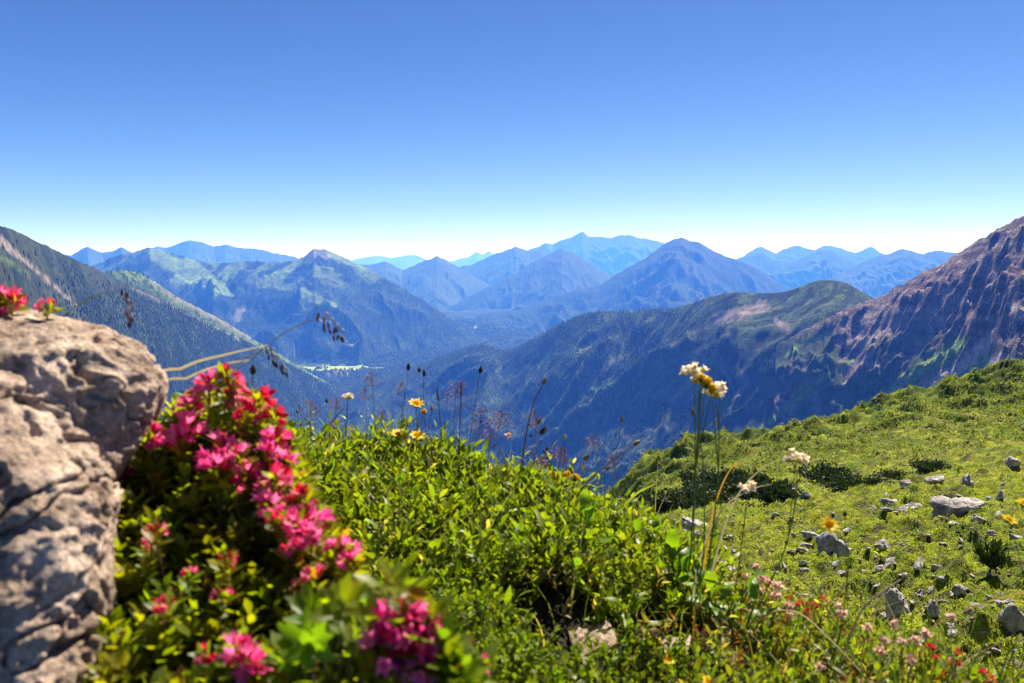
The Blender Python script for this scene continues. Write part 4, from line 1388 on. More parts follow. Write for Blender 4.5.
# ----------------------------------------------------------------------------
# alpenrose shrubs with pink flower clusters
# ----------------------------------------------------------------------------
def bell_t():
    """one bell flower: a tube opening into five rounded lobes, along +Y"""
    V, F = [], []
    m = 10
    prof = [(0.10, 0.0), (0.20, 0.25), (0.26, 0.55)]
    for r, h in prof:
        for i in range(m):
            a = i * 2 * math.pi / m
            V.append([r * math.cos(a), h, r * math.sin(a)])
    for i in range(m):
        a = i * 2 * math.pi / m
        r, h = (0.52, .95) if i % 2 == 0 else (0.30, .66)
        V.append([r * math.cos(a), h, r * math.sin(a)])
    for k in range(3):
        for i in range(m):
            j = (i + 1) % m
            F += [[k * m + i, k * m + j, (k + 1) * m + j], [k * m + i, (k + 1) * m + j, (k + 1) * m + i]]
    return np.array(V), np.array(F)


BELL = bell_t()
def cluster_mesh(seed, n=11, size=.016, col=(.88, .07, .32)):
    """a truss of bells round a stalk end, unit in metres, origin at the stalk end"""
    rng = np.random.default_rng(seed)
    d = blob_dirs(n, rng); d[:, 2] = np.abs(d[:, 2]) * .8 + .1; d = norm(d)
    P = d * size * rng.uniform(.35, .9, (n, 1))
    acc = Acc()
    c = jitter(rng, col, n, .1, .25)
    pale = rng.random(n) < .42
    c[pale] = c[pale] * .6 + np.array((.92, .34, .56)) * .4
    acc.many(*BELL, P, frames(d, norm(rng.normal(size=(n, 3)))), size * rng.uniform(.85, 1.25, n), c)
    nb = 4
    for i in range(nb):
        dd = norm(rng.normal(size=3) + [0, 0, .6])
        acc.spindle(dd * size * .5, dd, size * 1.1, size * .2, 6, 5, np.array((.55, .02, .06)))
    for i in range(n):
        acc.tube(np.array([[0, 0, -size * .4], P[i]]), size * .05, size * .04, 4, (.25, .12, .05))
    o = acc.make("flower_cluster", M_PETAL)
    me = o.data
    bpy.data.objects.remove(o)
    return me


CL_PINK = [cluster_mesh(700 + i, 11, .0155) for i in range(4)]
CL_RED = [cluster_mesh(710 + i, 7, .0145, (.75, .02, .08)) for i in range(3)]
CL_SMALL = [cluster_mesh(720 + i, 4, .011, (.68, .06, .12)) for i in range(3)]


def alpenrose(lab, base_px, base_D, region, Dr, n_whorl, clusters, seed, leaf=.026, leafcol=(.185, .215, .010), whorl_leaves=11):
    rng = np.random.default_rng(seed)
    b = gp(base_px, base_D)
    root = empty("alpenrose_shrub", b)
    tag(root, lab, "shrub", "alpenrose shrubs in the left foreground")
    br, fo = Acc(), Acc()
    tips = []
    slope_D = lambda py: float(np.interp(py, [400, 690], [Dr[1], Dr[0]]))
    for (px, py, D, kind, sc) in clusters:
        if len(clusters) > 12:
            D = slope_D(py) - rng.uniform(.06, .10)
            px, py = px + rng.normal() * 4, py + rng.normal() * 4
        p = at(px, py, D)
        me = {'p': CL_PINK, 'r': CL_RED, 's': CL_SMALL}[kind]
        o = bpy.data.objects.new("flower_cluster", me[rng.integers(len(me))])
        scene.collection.objects.link(o)
        o.parent = root
        o.location = p - b
        o.rotation_euler = (rng.uniform(-.9, .5), rng.uniform(-.5, .5), rng.uniform(0, 6.28))
        o.scale = (sc * .98 * D / .95,) * 3
        tips.append(p - [0, 0, .006])
    # leaf whorls fill the shrub's volume under its outline
    poly = np.array(region, float)
    k = 0
    while k < n_whorl:
        px = rng.uniform(poly[:, 0].min(), poly[:, 0].max())
        top = np.interp(px, poly[:, 0], poly[:, 1])
        py = top + (700 - top) * rng.random() ** 1.15
        D = rng.uniform(*Dr) if len(clusters) <= 12 else slope_D(py) + rng.uniform(-.05, .06)
        p = at(px, py, D)
        if p[2] < ground_z(p[0], p[1]) + .03: 
            k += .2
            continue
        tips.append(p); k += 1
    tips = np.array(tips)
    N_ = len(tips)
    root_pts = b + np.stack([rng.normal(size=N_) * .05, rng.normal(size=N_) * .05, np.zeros(N_)], 1)
    for t, r0 in zip(tips, root_pts):
        r0 = np.array([.65 * t[0] + .35 * r0[0], .65 * t[1] + .35 * r0[1], 0]); r0[2] = float(ground_z(r0[0], r0[1]))
        q = np.linspace(0, 1, 6)[:, None]
        mid = np.array([rng.normal() * .02, rng.normal() * .02, 0])
        br.tube(r0 + (t - r0) * q + mid * np.sin(q * math.pi), .0026, .0012, 5, jitter(rng, (.13, .075, .04), 1)[0])
    up = norm(np.array([.0, -.05, 1.]) + rng.normal(size=(N_, 3)) * .35)
    L = whorl_leaves
    kk = np.arange(L)
    ang = rng.uniform(0, 6.28, N_)[:, None] + kk * 2.4
    u = norm(np.cross(up, [.3, .2, .93])); w = np.cross(up, u)
    out = np.cos(ang)[..., None] * u[:, None] + np.sin(ang)[..., None] * w[:, None]
    el = (0.25 + 0.9 * kk / L)[None, :, None]
    d = norm(out * (1.25 - el * .75) + up[:, None] * el)
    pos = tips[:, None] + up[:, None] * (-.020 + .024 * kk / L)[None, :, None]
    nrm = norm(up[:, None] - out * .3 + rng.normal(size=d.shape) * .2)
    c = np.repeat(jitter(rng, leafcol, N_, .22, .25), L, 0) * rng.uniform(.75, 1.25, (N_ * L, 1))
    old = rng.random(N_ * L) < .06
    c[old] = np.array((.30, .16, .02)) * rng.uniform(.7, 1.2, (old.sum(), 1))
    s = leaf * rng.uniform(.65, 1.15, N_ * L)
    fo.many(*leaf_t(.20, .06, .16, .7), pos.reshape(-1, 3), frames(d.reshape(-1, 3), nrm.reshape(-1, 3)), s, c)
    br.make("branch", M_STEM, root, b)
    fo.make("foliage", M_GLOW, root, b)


C1 = [(187, 427, .95, 'p', 1.15), (181, 436, .97, 'p', .9), (161, 440, .98, 'p', .9), (212, 386, 1.0, 'p', .85), (200, 388, 1.0, 'r', .8), (224, 377, 1.0, 'r', .7), (232, 390, 1.0, 'r', .85), (230, 398, 1., 'r', .7),
      (263, 405, .98, 'r', 1.15), (255, 413, .97, 'r', .9), (272, 412, .98, 'r', .9), (195, 407, .96, 'p', .8), (217, 448, .93, 'p', 1.15), (222, 462, .92, 'p', 1.1), (216, 474, .93, 'p', .9), (233, 460, .93, 'p', .8),
      (263, 438, .95, 'p', .95), (275, 449, .94, 'p', 1.1), (284, 460, .95, 'p', .8), (272, 478, .94, 'r', 1.0), (243, 482, .92, 'p', .95), (236, 492, .92, 'r', .7), (266, 493, .9, 'p', 1.0), (272, 508, .9, 'p', .9), (276, 521, .9, 'r', .8),
      (297, 500, .93, 'r', .8), (306, 504, .93, 'r', .9), (304, 517, .92, 'p', 1.15), (299, 530, .92, 'p', 1.15), (308, 540, .92, 'p', .9), (296, 548, .92, 'p', .9), (290, 552, .92, 'r', .7), (334, 553, .9, 'p', .85), (347, 568, .88, 'p', .85), (312, 583, .86, 's', 1.3), (305, 590, .86, 's', 1.0),
      (236, 654, .78, 'p', 1.35), (246, 660, .78, 'p', 1.0), (258, 672, .76, 'p', 1.35), (203, 651, .8, 'r', .8), (224, 567, .88, 's', 1.1), (170, 607, .88, 's', 1.2), (148, 550, .95, 's', .9), (162, 535, .96, 's', 1.0), (192, 576, .9, 's', .8), (304, 628, .84, 's', 1.2), (219, 600, .86, 's', 1.0), (230, 565, .9, 's', .9),
      (345, 378, 1.6, 's', .01)]
alpenrose("alpenrose shrub covered with pink and red flowers beside the big rocks", 215, 1.02,
          [(104, 560), (130, 500), (140, 440), (170, 410), (200, 395), (235, 392), (270, 405), (292, 440), (318, 500), (350, 560), (372, 620), (385, 690)], (.72, 1.10), 1150, C1[:-1], 801)
alpenrose("nearest blurred alpenrose with one pink flower truss at the bottom edge", 395, .72,
          [(285, 650), (320, 600), (360, 590), (400, 580), (430, 600), (450, 640), (470, 690)], (.60, .78), 75,
          [(402, 622, .64, 'p', 1.7), (413, 640, .63, 'p', 1.8), (424, 634, .64, 'p', 1.3), (377, 649, .62, 'p', 1.6), (427, 662, .62, 'p', 1.7), (410, 658, .62, 'r', 1.2), (395, 652, .63, 'p', 1.1), (480, 668, .68, 's', 1.2)], 803, .032, (.14, .20, .010))
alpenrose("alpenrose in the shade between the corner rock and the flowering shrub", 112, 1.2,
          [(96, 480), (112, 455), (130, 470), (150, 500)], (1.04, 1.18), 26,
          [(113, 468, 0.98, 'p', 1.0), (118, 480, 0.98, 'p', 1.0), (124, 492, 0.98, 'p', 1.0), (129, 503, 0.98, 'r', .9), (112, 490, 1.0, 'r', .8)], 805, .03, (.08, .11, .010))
alpenrose("alpenrose behind the rocks with red petals showing above the rock's top edge", 12, 1.12,
          [(-20, 330), (60, 330)], (1.02, 1.12), 20,
          [(3, 301, 1.02, 'r', 1.0), (12, 304, 1.02, 'r', .8), (-8, 303, 1.02, 'p', 1.0), (48, 307, 1.02, 'r', .6)], 807)

# ----------------------------------------------------------------------------
# stalks, grasses and meadow flowers that stand up from the bank
# ----------------------------------------------------------------------------
def curve(pts, n=14):
    """smooth path through photo points (px, py, D)"""
    W = np.array([at(*p) for p in pts])
    if len(W) == 2: W = np.array([W[0], W.mean(0), W[1]])
    t = np.linspace(0, 1, len(W)); tt = np.linspace(0, 1, n)
    # Catmull-Rom by cubic Hermite
    m = np.gradient(W, t, axis=0)
    k = np.clip(np.searchsorted(t, tt) - 1, 0, len(W) - 2)
    h = t[1] - t[0]; s = ((tt - t[k]) / h)[:, None]
    return (2 * s ** 3 - 3 * s ** 2 + 1) * W[k] + (s ** 3 - 2 * s ** 2 + s) * h * m[k] + (-2 * s ** 3 + 3 * s ** 2) * W[k + 1] + (s ** 3 - s ** 2) * h * m[k + 1]


def ground_start(px, D, dx=0):
    p = gp(px + dx, D)
    q = project(p)
    return (float(q[0]), float(q[1]) + 3, D)


def plant(name, lab, cat, grp, pts, r=.0013, col=(.16, .17, .03), heads=(), seed=0, blade=False, leaves=()):
    """a stalk from the ground through photo points, with its heads"""
    rng = np.random.default_rng(seed)
    D = pts[0][2]
    if grp in (GG, 'yellow flowers on the crest', 'three yellow buttons') and D > 1.6:
        r = r * 1.35
        heads = [(h_[0], h_[1] if len(h_) > 1 else None, (h_[2] if len(h_) > 2 else 1.) * 1.3) for h_ in heads]
    P = curve([ground_start(pts[0][0], D)] + list(pts), 18)
    base = P[0]
    root = empty(name, base)
    tag(root, lab, cat, grp)
    st = Acc()
    if blade:
        w = r * 2.0 * np.clip(1 - np.linspace(0, 1, len(P)), .06, 1) ** .5
        s = norm(np.cross(np.gradient(P, axis=0), [0, 1., .2]))
        V = np.stack([P - s * w[:, None], P + s * w[:, None]], 1).reshape(-1, 3)
        i = np.arange(len(P) - 1) * 2
        st.add(V, None, np.stack([i, i + 1, i + 3, i + 2], 1), col)
    else:
        st.tube(P, r, r * .6, 6, col)
    st.make("stem", M_STEM if not blade else (M_STRAW if col[2] > .06 else M_GRASS), root, base)
    tip, dr = P[-1], norm(P[-1] - P[-2])
    if leaves:
        lf_ = Acc()
        for (f, ang, ll) in leaves:
            j = int(f * (len(P) - 1))
            d = norm(np.array([math.cos(ang), math.sin(ang) * .5, .6]))
            lf_.many(*LT_NARROW, P[j][None], frames(d[None]), np.array([ll]), np.array([[.11, .14, .014]]))
        lf_.make("foliage", M_LEAF, root, base)
    for hd in heads:
        kind = hd[0]
        a = Acc()
        where = at(*hd[1]) if len(hd) > 1 and hd[1] is not None else tip
        sc = hd[2] if len(hd) > 2 else 1.0
        if where is not tip:          # side branch to this head
            j = int(.62 * (len(P) - 1))
            q = np.linspace(0, 1, 6)[:, None]
            Acc().tube(P[j] + (where - P[j]) * q + np.array([0, 0, .012]) * np.sin(q * math.pi) * .0, r * .7, r * .5, 5, col).make("branchlet", M_STEM, root, base)
        globals()["head_" + kind](a, where, dr, sc, rng, root, base)


def head_bud(a, p, d, sc, rng, root, base, c=(.26, .17, .05)):
    a.spindle(p - d * .002, d, .013 * sc, .0035 * sc, 7, 7, c, .8, .4).make("flower_bud", M_STEM, root, base)
def head_darkbud(a, p, d, sc, rng, root, base):
    head_bud(a, p, d, sc * 1.1, rng, root, base, (.055, .035, .015))
def head_yellowbud(a, p, d, sc, rng, root, base):
    head_bud(a, p, d, sc, rng, root, base, (.45, .40, .05))
def head_seedball(a, p, d, sc, rng, root, base):
    for i in range(26):
        dd = norm(blob_dirs(1, rng)[0] + d * .8)
        a.spindle(p + d * .003, dd, .010 * sc, .0012 * sc, 4, 4, np.array((.40, .33, .18)) * rng.uniform(.6, 1.2))
    a.make("seed_head", M_STEM, root, base)
def head_plantain(a, p, d, sc, rng, root, base):
    q = p + np.outer(np.linspace(0, .03 * sc, 7), d)
    for i in range(50):
        f = rng.random(); dd = norm(blob_dirs(1, rng)[0] + d * .6)
        a.spindle(p + d * .028 * sc * f, dd, .0042 * sc, .0010 * sc, 4, 4, np.array((.10, .055, .03)) * rng.uniform(.6, 1.5))
    a.tube(q, .0018 * sc, .0012 * sc, 6, (.09, .05, .03)).make("seed_head", M_STEM, root, base)
def head_panicle(a, p, d, sc, rng, root, base, c=(.26, .10, .13), n=42, hang=.2):
    for i in range(n):
        f = rng.random()
        b0 = p - d * .045 * sc * (1 - f)
        dd = norm(blob_dirs(1, rng)[0] * [1, .6, .6] + d * .9 - np.array([0, 0, hang]))
        e = b0 + dd * .020 * sc * (1.2 - .7 * f) * rng.uniform(.5, 1.2)
        a.tube(np.array([b0, e]), .00025, .0002, 3, (.22, .12, .10))
        a.spindle(e, norm(dd - np.array([0, 0, hang])), .0055 * sc, .0011 * sc, 4, 5, np.array(c) * rng.uniform(.7, 1.6))
    a.make("seed_head", M_STEM, root, base)
def head_spikelets(a, p, d, sc, rng, root, base):
    for i in range(13):
        f = i / 12
        b0 = p - d * .055 * sc * (1 - f) + np.array([0, 0, .002])
        e = b0 + np.array([rng.normal() * .004, rng.normal() * .004, -.010 - .012 * rng.random()]) * sc
        a.tube(np.array([b0, e]), .0003, .0003, 3, (.2, .13, .08))
        a.spindle(e, norm(np.array([rng.normal() * .2 + .1, 0, -1])), .013 * sc, .0024 * sc, 5, 6, np.array((.10, .055, .065)) * rng.uniform(.6, 1.5))
    for i in range(4):
        a.spindle(p - d * .012 * i, d, .010 * sc, .0018 * sc, 5, 5, (.42, .30, .24))
    a.make("seed_head", M_STEM, root, base)
def head_daisy(a, p, d, sc, rng, root, base, face=None):
    f = norm(np.array([.10, -.55, .8])) if face is None else norm(np.array(face, float))
    u = norm(np.cross(f, [0, 0, 1.])); w = np.cross(u, f)
    n = 26
    R = .0125 * sc
    ang = np.arange(n) * 2 * math.pi / n + rng.uniform(-.1, .1, n)
    dd = np.cos(ang)[:, None] * u + np.sin(ang)[:, None] * w + f * rng.uniform(.0, .35, (n, 1))
    pet = (np.array([[-.06, .15, 0], [.06, .15, 0], [.13, .7, .03], [-.13, .7, .03], [0, 1.0, 0]]), np.array([[0, 1, 2], [0, 2, 3], [3, 2, 4]]))
    a.many(*pet, np.repeat(p[None], n, 0), frames(norm(dd), np.tile(f, (n, 1))), R * rng.uniform(.8, 1.15, n), jitter(rng, (.90, .72, .02), n, .06, .12))
    h = a.make("flower_head", M_PETAL, root, base)
    dsk = Acc()
    for i in range(40):
        q = math.sqrt((i + .5) / 40) * R * .36; t = i * 2.4
        dsk.spindle(p + (math.cos(t) * u + math.sin(t) * w) * q, f, .0035 * sc, .0008 * sc, 4, 4, np.array((.82, .50, .01)) * rng.uniform(.7, 1.1))
    o = dsk.make("flower_disc", M_PETAL, h, base)
    c = Acc().spindle(p - f * .006 * sc, f, .007 * sc, .0042 * sc, 8, 6, (.07, .10, .02))
    c.make("calyx", M_STEM, root, base)
def head_sidedaisy(a, p, d, sc, rng, root, base): head_daisy(a, p, d, sc, rng, root, base, (.25, -.35, .9))
def head_button(a, p, d, sc, rng, root, base):
    for i in range(70):
        dd = norm(blob_dirs(1, rng)[0] + d * .7)
        a.spindle(p, dd, .0075 * sc, .0012 * sc, 4, 4, np.array((.90, .70, .02)) * rng.uniform(.75, 1.1))
    a.make("flower_head", M_PETAL, root, base)
    Acc().spindle(p - d * .006 * sc, d, .008 * sc, .0042 * sc, 7, 6, (.08, .10, .02)).make("calyx", M_STEM, root, base)
def head_umbel(a, p, d, sc, rng, root, base, petal=(.86, .78, .58), nfl=13):
    cal = Acc()
    for i in range(nfl):
        o_ = blob_dirs(1, rng)[0]; o_[2] = abs(o_[2]) * .7 + .1
        q = p + norm(o_) * .013 * sc * rng.uniform(.5, 1.05)
        f = norm(o_ + np.array([0, -.1, .5]))
        cal.tube(np.array([p - d * .004, q - f * .003 * sc]), .0004, .0004, 4, (.22, .26, .04))
        cal.spindle(q - f * .006 * sc, f, .008 * sc, .0026 * sc, 6, 6, np.array((.62, .58, .06)) * rng.uniform(.7, 1.2))
        n = 9
        u = norm(np.cross(f, [.2, .1, 1.])); w = np.cross(u, f)
        ang = np.arange(n) * 2 * math.pi / n
        dd = norm(np.cos(ang)[:, None] * u + np.sin(ang)[:, None] * w + f * rng.uniform(.2, 1.0, (n, 1)))
        a.many(*QUADL, np.repeat(q[None], n, 0), frames(dd, np.tile(f, (n, 1))), .0062 * sc * rng.uniform(.7, 1.2, n), jitter(rng, petal, n, .03, .1))
    h = a.make("flower_head", M_PETAL, root, base)
    cal.make("calyx", M_STEM, h, base)
def head_redbell(a, p, d, sc, rng, root, base):
    o_ = Acc()
    n = 7
    dd = norm(blob_dirs(n, rng) * .8 + [0, 0, .4])
    o_.many(*BELL, p + dd * .004 * sc, frames(dd, norm(rng.normal(size=(n, 3)))), .0095 * sc * rng.uniform(.8, 1.2, n), jitter(rng, (.52, .02, .04), n, .1, .3))
    o_.make("flower_head", M_PETAL, root, base)
def head_paleball(a, p, d, sc, rng, root, base):
    o_ = Acc()
    n = 34
    dd = norm(blob_dirs(n, rng) + [0, 0, .4])
    o_.many(*QUADL, np.repeat(p[None], n, 0) + dd * .002, frames(dd, norm(rng.normal(size=(n, 3)))), .0095 * sc * rng.uniform(.6, 1.2, n), jitter(rng, (.62, .42, .34), n, .08, .25))
    o_.make("flower_head", M_PETAL, root, base)


STRAW, RED, GRN, BRN = (.42, .36, .22), (.24, .10, .04), (.14, .17, .03), (.20, .13, .06)
GG = "grass stalks and flowers along the crest of the bank"
P_ = plant
P_("grass_stalk", "pale straw blade reaching right from the nose of the upper rock", "grass", GG, [(150, 400, 1.25), (185, 367, 1.2), (228, 354, 1.15), (268, 345, 1.1)], .0016, STRAW, (), 1, True)
P_("grass_stalk", "second straw blade just under the longer one by the upper rock", "grass", GG, [(155, 408, 1.22), (190, 377, 1.2), (225, 364, 1.15), (250, 360, 1.12)], .0014, STRAW, (), 2, True)
P_("grass_stalk", "thin stalk arching over the upper rock with hanging dark spikelets", "grass", GG, [(40, 345, 1.2), (62, 318, 1.2), (88, 299, 1.2), (112, 292, 1.2), (127, 300, 1.2), (131, 313, 1.2)], .0011, GRN, [("spikelets", None, 1.0)], 3)
P_("grass_stalk", "tall thin stalk arching right with hanging dark spikelets against the blue mountain", "grass", GG, [(215, 400, 1.2), (245, 366, 1.2), (278, 337, 1.2), (308, 321, 1.2), (330, 319, 1.2), (341, 328, 1.2)], .0010, (.26, .22, .13), [("spikelets", None, 1.0)], 4)
P_("grass_stalk", "low bent straw stalk with drooping spikelets right of the straw blades", "grass", GG, [(210, 402, 1.2), (232, 368, 1.2), (258, 352, 1.2), (276, 355, 1.2), (284, 366, 1.2)], .0011, STRAW, [("spikelets", None, .9)], 5)
P_("flower_stalk", "green stalk with a dark closed bud above the red alpenrose flowers", "flower", GG, [(250, 440, 1.15), (252, 405, 1.15), (253, 374, 1.15)], .0013, GRN, [("darkbud", None, 1.3)], 6)
P_("flower_stalk", "stalk with a yellow green bud and two narrow leaves left of the yellow flowers", "flower", GG, [(345, 470, 1.85), (346, 430, 1.85), (348, 398, 1.85)], .0015, GRN, [("umbel", None, .9)], 7, False, [(.45, .3, .06), (.5, 2.8, .05), (.8, 2.5, .03)])
P_("grass_stalk", "leaning brown stalk beside the bud with two narrow leaves", "grass", GG, [(318, 455, 1.85), (330, 425, 1.85), (344, 408, 1.85)], .0014, BRN, (), 8)
P_("grass_stalk", "whitish dry stalk with a bent tip left of the yellow flowers", "grass", GG, [(405, 455, 1.9), (405, 425, 1.9), (402, 408, 1.9), (405, 400, 1.9)], .0016, (.5, .42, .3), (), 9)
P_("grass_stalk", "faint stalk with pinkish spikelets left of the yellow flowers", "grass", GG, [(378, 450, 1.95), (374, 410, 1.95), (371, 372, 1.95)], .0009, BRN, [("panicle", None, .8)], 10)
P_("grass_stalk", "slender grass with two bright spikelets at the valley clearing", "grass", GG, [(398, 450, 1.95), (403, 410, 1.95), (408, 370, 1.95)], .0008, BRN, [("darkbud", None, 1.2)], 11)
P_("grass_stalk", "slender grass with a dark forked tip right of the bright spikelets", "grass", GG, [(420, 450, 1.95), (423, 410, 1.95), (424, 376, 1.95)], .0008, BRN, [("darkbud", None, 1.1), ("darkbud", (419, 372, 1.95), .9)], 12)
P_("yellow_flower", "upper yellow flower of the pair on the crest left of centre", "flower", "yellow flowers on the crest", [(418, 455, 1.95), (417, 430, 1.95), (416, 404, 1.95)], .0013, GRN, [("sidedaisy", None, 1.45)], 13)
P_("yellow_flower", "half closed yellow flower right beside the upper yellow one", "flower", "yellow flowers on the crest", [(427, 455, 1.95), (426, 432, 1.95), (424, 412, 1.95)], .0012, BRN, [("button", None, 1.0), ("bud", (432, 410, 1.95), .9)], 14)
P_("yellow_flower", "left of the two lower yellow flowers among the leaves of the crest", "flower", "yellow flowers on the crest", [(399, 452, 1.9), (399, 435, 1.9)], .0013, GRN, [("sidedaisy", None, 1.45)], 15)
P_("yellow_flower", "right of the two lower yellow flowers among the leaves of the crest", "flower", "yellow flowers on the crest", [(416, 452, 1.9), (417, 436, 1.9)], .0013, GRN, [("sidedaisy", None, 1.4)], 16)
P_("grass_stalk", "green stalk with a slim dark head left of the brown headed stalks", "grass", GG, [(441, 455, 1.95), (440, 425, 1.95), (438, 398, 1.95)], .0010, GRN, [("plantain", None, .8)], 17)
P_("grass_stalk", "brown stalk with a long dark head right of the yellow flowers", "grass", GG, [(459, 460, 1.95), (460, 425, 1.95), (461, 396, 1.95)], .0014, RED, [("plantain", None, 1.0)], 18)
P_("grass_stalk", "purple loose panicle left of the brown long headed stalk", "grass", GG, [(453, 460, 2.0), (454, 425, 2.0), (456, 385, 2.0)], .0007, RED, [("panicle", None, 1.3)], 19)
P_("grass_stalk", "thin grey green stalk with a small dark tip near the centre of the crest", "grass", GG, [(468, 460, 1.95), (474, 410, 1.95), (480, 373, 1.95)], .0009, GRN, [("darkbud", None, 1.2)], 20)
P_("grass_stalk", "purple panicle just right of the thin grey green stalk", "grass", GG, [(476, 465, 2.0), (478, 440, 2.0), (481, 412, 2.0)], .0007, RED, [("panicle", None, 1.2)], 21)
P_("grass_stalk", "purple panicle leaning right over the crest's centre", "grass", GG, [(490, 470, 2.0), (496, 440, 2.0), (503, 412, 2.0)], .0007, RED, [("panicle", None, 1.2)], 22)
P_("flower_stalk", "tall reddish stalk leaning right with a brown bud and withered leaves", "flower", GG, [(522, 470, 1.85), (526, 435, 1.85), (533, 405, 1.85), (543, 384, 1.85)], .0017, RED, [("bud", None, 1.3), ("bud", (538, 424, 1.85), 1.2), ("darkbud", (541, 434, 1.85), 1.3)], 23)
P_("grass_stalk", "short white dry stalk left of the tall reddish stalk", "grass", GG, [(508, 472, 1.9), (504, 455, 1.9), (500, 446, 1.9)], .0014, (.5, .42, .28), (), 24)
P_("flower_stalk", "thin bent stalk with a white bud left of the tall reddish stalk", "flower", GG, [(480, 462, 1.95), (495, 445, 1.95), (508, 436, 1.95)], .0008, BRN, [("paleball", None, .7)], 25)
P_("grass_stalk", "purple panicle drooping between the reddish stalk and the yellow buttons", "grass", GG, [(528, 478, 1.95), (536, 462, 1.95), (549, 454, 1.95)], .0007, RED, [("panicle", None, 1.5)], 26)
P_("flower_stalk", "stalk with a yellow tipped bud right of the tall reddish stalk", "flower", GG, [(557, 485, 1.85), (560, 460, 1.85), (564, 440, 1.85)], .0012, BRN, [("yellowbud", None, 1.1)], 27)
P_("flower_stalk", "leaning brown stalk with a long bud above the yellow buttons", "flower", GG, [(573, 490, 1.85), (578, 472, 1.85), (585, 460, 1.85)], .0013, BRN, [("bud", None, 1.3)], 28)
P_("yellow_flower", "left yellow button of the row of three right of centre", "flower", "three yellow buttons", [(552, 492, 1.8), (553, 476, 1.8)], .0012, GRN, [("button", None, 1.25)], 29)
P_("yellow_flower", "middle yellow button of the row of three right of centre", "flower", "three yellow buttons", [(566, 494, 1.8), (567, 475, 1.8)], .0012, GRN, [("button", None, 1.2)], 30)
P_("yellow_flower", "right yellow button of the row of three right of centre", "flower", "three yellow buttons", [(573, 496, 1.8), (575, 478, 1.8)], .0012, GRN, [("button", None, 1.3)], 31)
P_("flower_stalk", "long brown stalk leaning far right with a pale bud against the blue ridge", "flower", GG, [(575, 500, 1.8), (595, 475, 1.75), (615, 459, 1.7), (634, 445, 1.7)], .0014, (.30, .17, .08), [("bud", None, 1.3)], 32)
P_("grass_stalk", "short pinkish stalk with a white tip above the long leaning one", "grass", GG, [(612, 500, 1.8), (617, 450, 1.8), (622, 421, 1.8)], .0011, (.4, .27, .2), [("bud", None, .9)], 33)
P_("flower_stalk", "lower brown bud on a stalk under the long leaning one", "flower", GG, [(580, 500, 1.8), (592, 485, 1.8), (606, 470, 1.8)], .0012, BRN, [("bud", None, 1.1)], 34)
P_("grass_stalk", "pale green blade rising right from the mound towards the shoulder", "grass", GG, [(615, 520, 1.7), (635, 495, 1.7), (655, 484, 1.65)], .0016, (.25, .26, .06), (), 35, True)
WG = "white flower stalks rising over the meadow"
P_("white_flower", "tallest white and yellow flower cluster standing against the blue ridge", "flower", WG, [(690, 560, 1.5), (694, 490, 1.5), (698, 430, 1.5), (699, 392, 1.5)], .0019, GRN, [("umbel", (694, 374, 1.5), 1.75), ("umbel", (702, 383, 1.5), 1.5), ("button", (706, 383, 1.47), 2.0), ("button", (701, 378, 1.47), 1.4), ("button", (712, 389, 1.47), 1.6)], 41, False, [(.7, 3.0, .03), (.6, .4, .03)])
P_("white_flower", "white flower cluster crowding the tallest one on its lower right", "flower", WG, [(709, 560, 1.5), (717, 490, 1.5), (719, 440, 1.5), (717, 404, 1.5)], .0018, GRN, [("umbel", (712, 396, 1.5), 1.8), ("umbel", (720, 391, 1.5), 1.4)], 42, False, [(.78, 3.0, .03)])
P_("flower_stalk", "brown withered bud beside the tall white cluster's stalk", "flower", WG, [(703, 560, 1.5), (704, 480, 1.5), (700, 440, 1.5), (694, 415, 1.5)], .0014, GRN, [("bud", None, 1.4)], 43)
P_("white_flower", "pinkish white flower cluster on its own stalk above the meadow's top edge", "flower", WG, [(762, 600, 1.45), (783, 555, 1.45), (795, 505, 1.45), (797, 472, 1.45)], .0016, GRN, [("umbel", (796, 461, 1.45), 1.6)], 44, False, [(.75, .2, .025)])
P_("white_flower", "lower pinkish white cluster left of the single stalk", "flower", WG, [(735, 590, 1.5), (742, 540, 1.5), (747, 500, 1.5)], .0015, GRN, [("umbel", (748, 490, 1.5), 1.3)], 45)
P_("grass_stalk", "green stalk with a pale tip left of the tallest white cluster", "grass", WG, [(693, 570, 1.55), (694, 520, 1.55), (696, 474, 1.55)], .0014, GRN, [("yellowbud", None, 1.2)], 46)
P_("grass_stalk", "orange dry blade bending right behind the white stalks", "grass", WG, [(705, 560, 1.55), (715, 505, 1.55), (730, 470, 1.55), (744, 462, 1.55)], .0013, (.42, .20, .05), (), 47, True)
P_("grass_stalk", "straw blade bending far right behind the white stalks", "grass", WG, [(715, 560, 1.55), (735, 500, 1.55), (760, 470, 1.55), (782, 458, 1.55)], .0012, STRAW, (), 48, True)
P_("grass_stalk", "tan blade crossing the lower white cluster", "grass", WG, [(700, 560, 1.5), (722, 510, 1.5), (750, 490, 1.5), (772, 484, 1.5)], .0012, STRAW, (), 49, True)
YG = "yellow flowers over the meadow"
P_("yellow_flower", "open yellow flower in front of the dark meadow block", "flower", YG, [(838, 640, 1.35), (846, 590, 1.35), (848, 552, 1.35), (838, 532, 1.35), (829, 525, 1.35)], .0012, GRN, [("daisy", None, 1.55)], 51)
P_("yellow_flower", "yellow flower seen from the side near the right edge", "flower", YG, [(1030, 640, 1.35), (1022, 570, 1.35), (1009, 520, 1.35)], .0012, GRN, [("sidedaisy", None, 1.25)], 52)
P_("yellow_flower", "yellow flower cut by the right edge", "flower", YG, [(1040, 640, 1.35), (1032, 560, 1.35), (1024, 504, 1.35)], .0012, GRN, [("sidedaisy", None, 1.3)], 53)
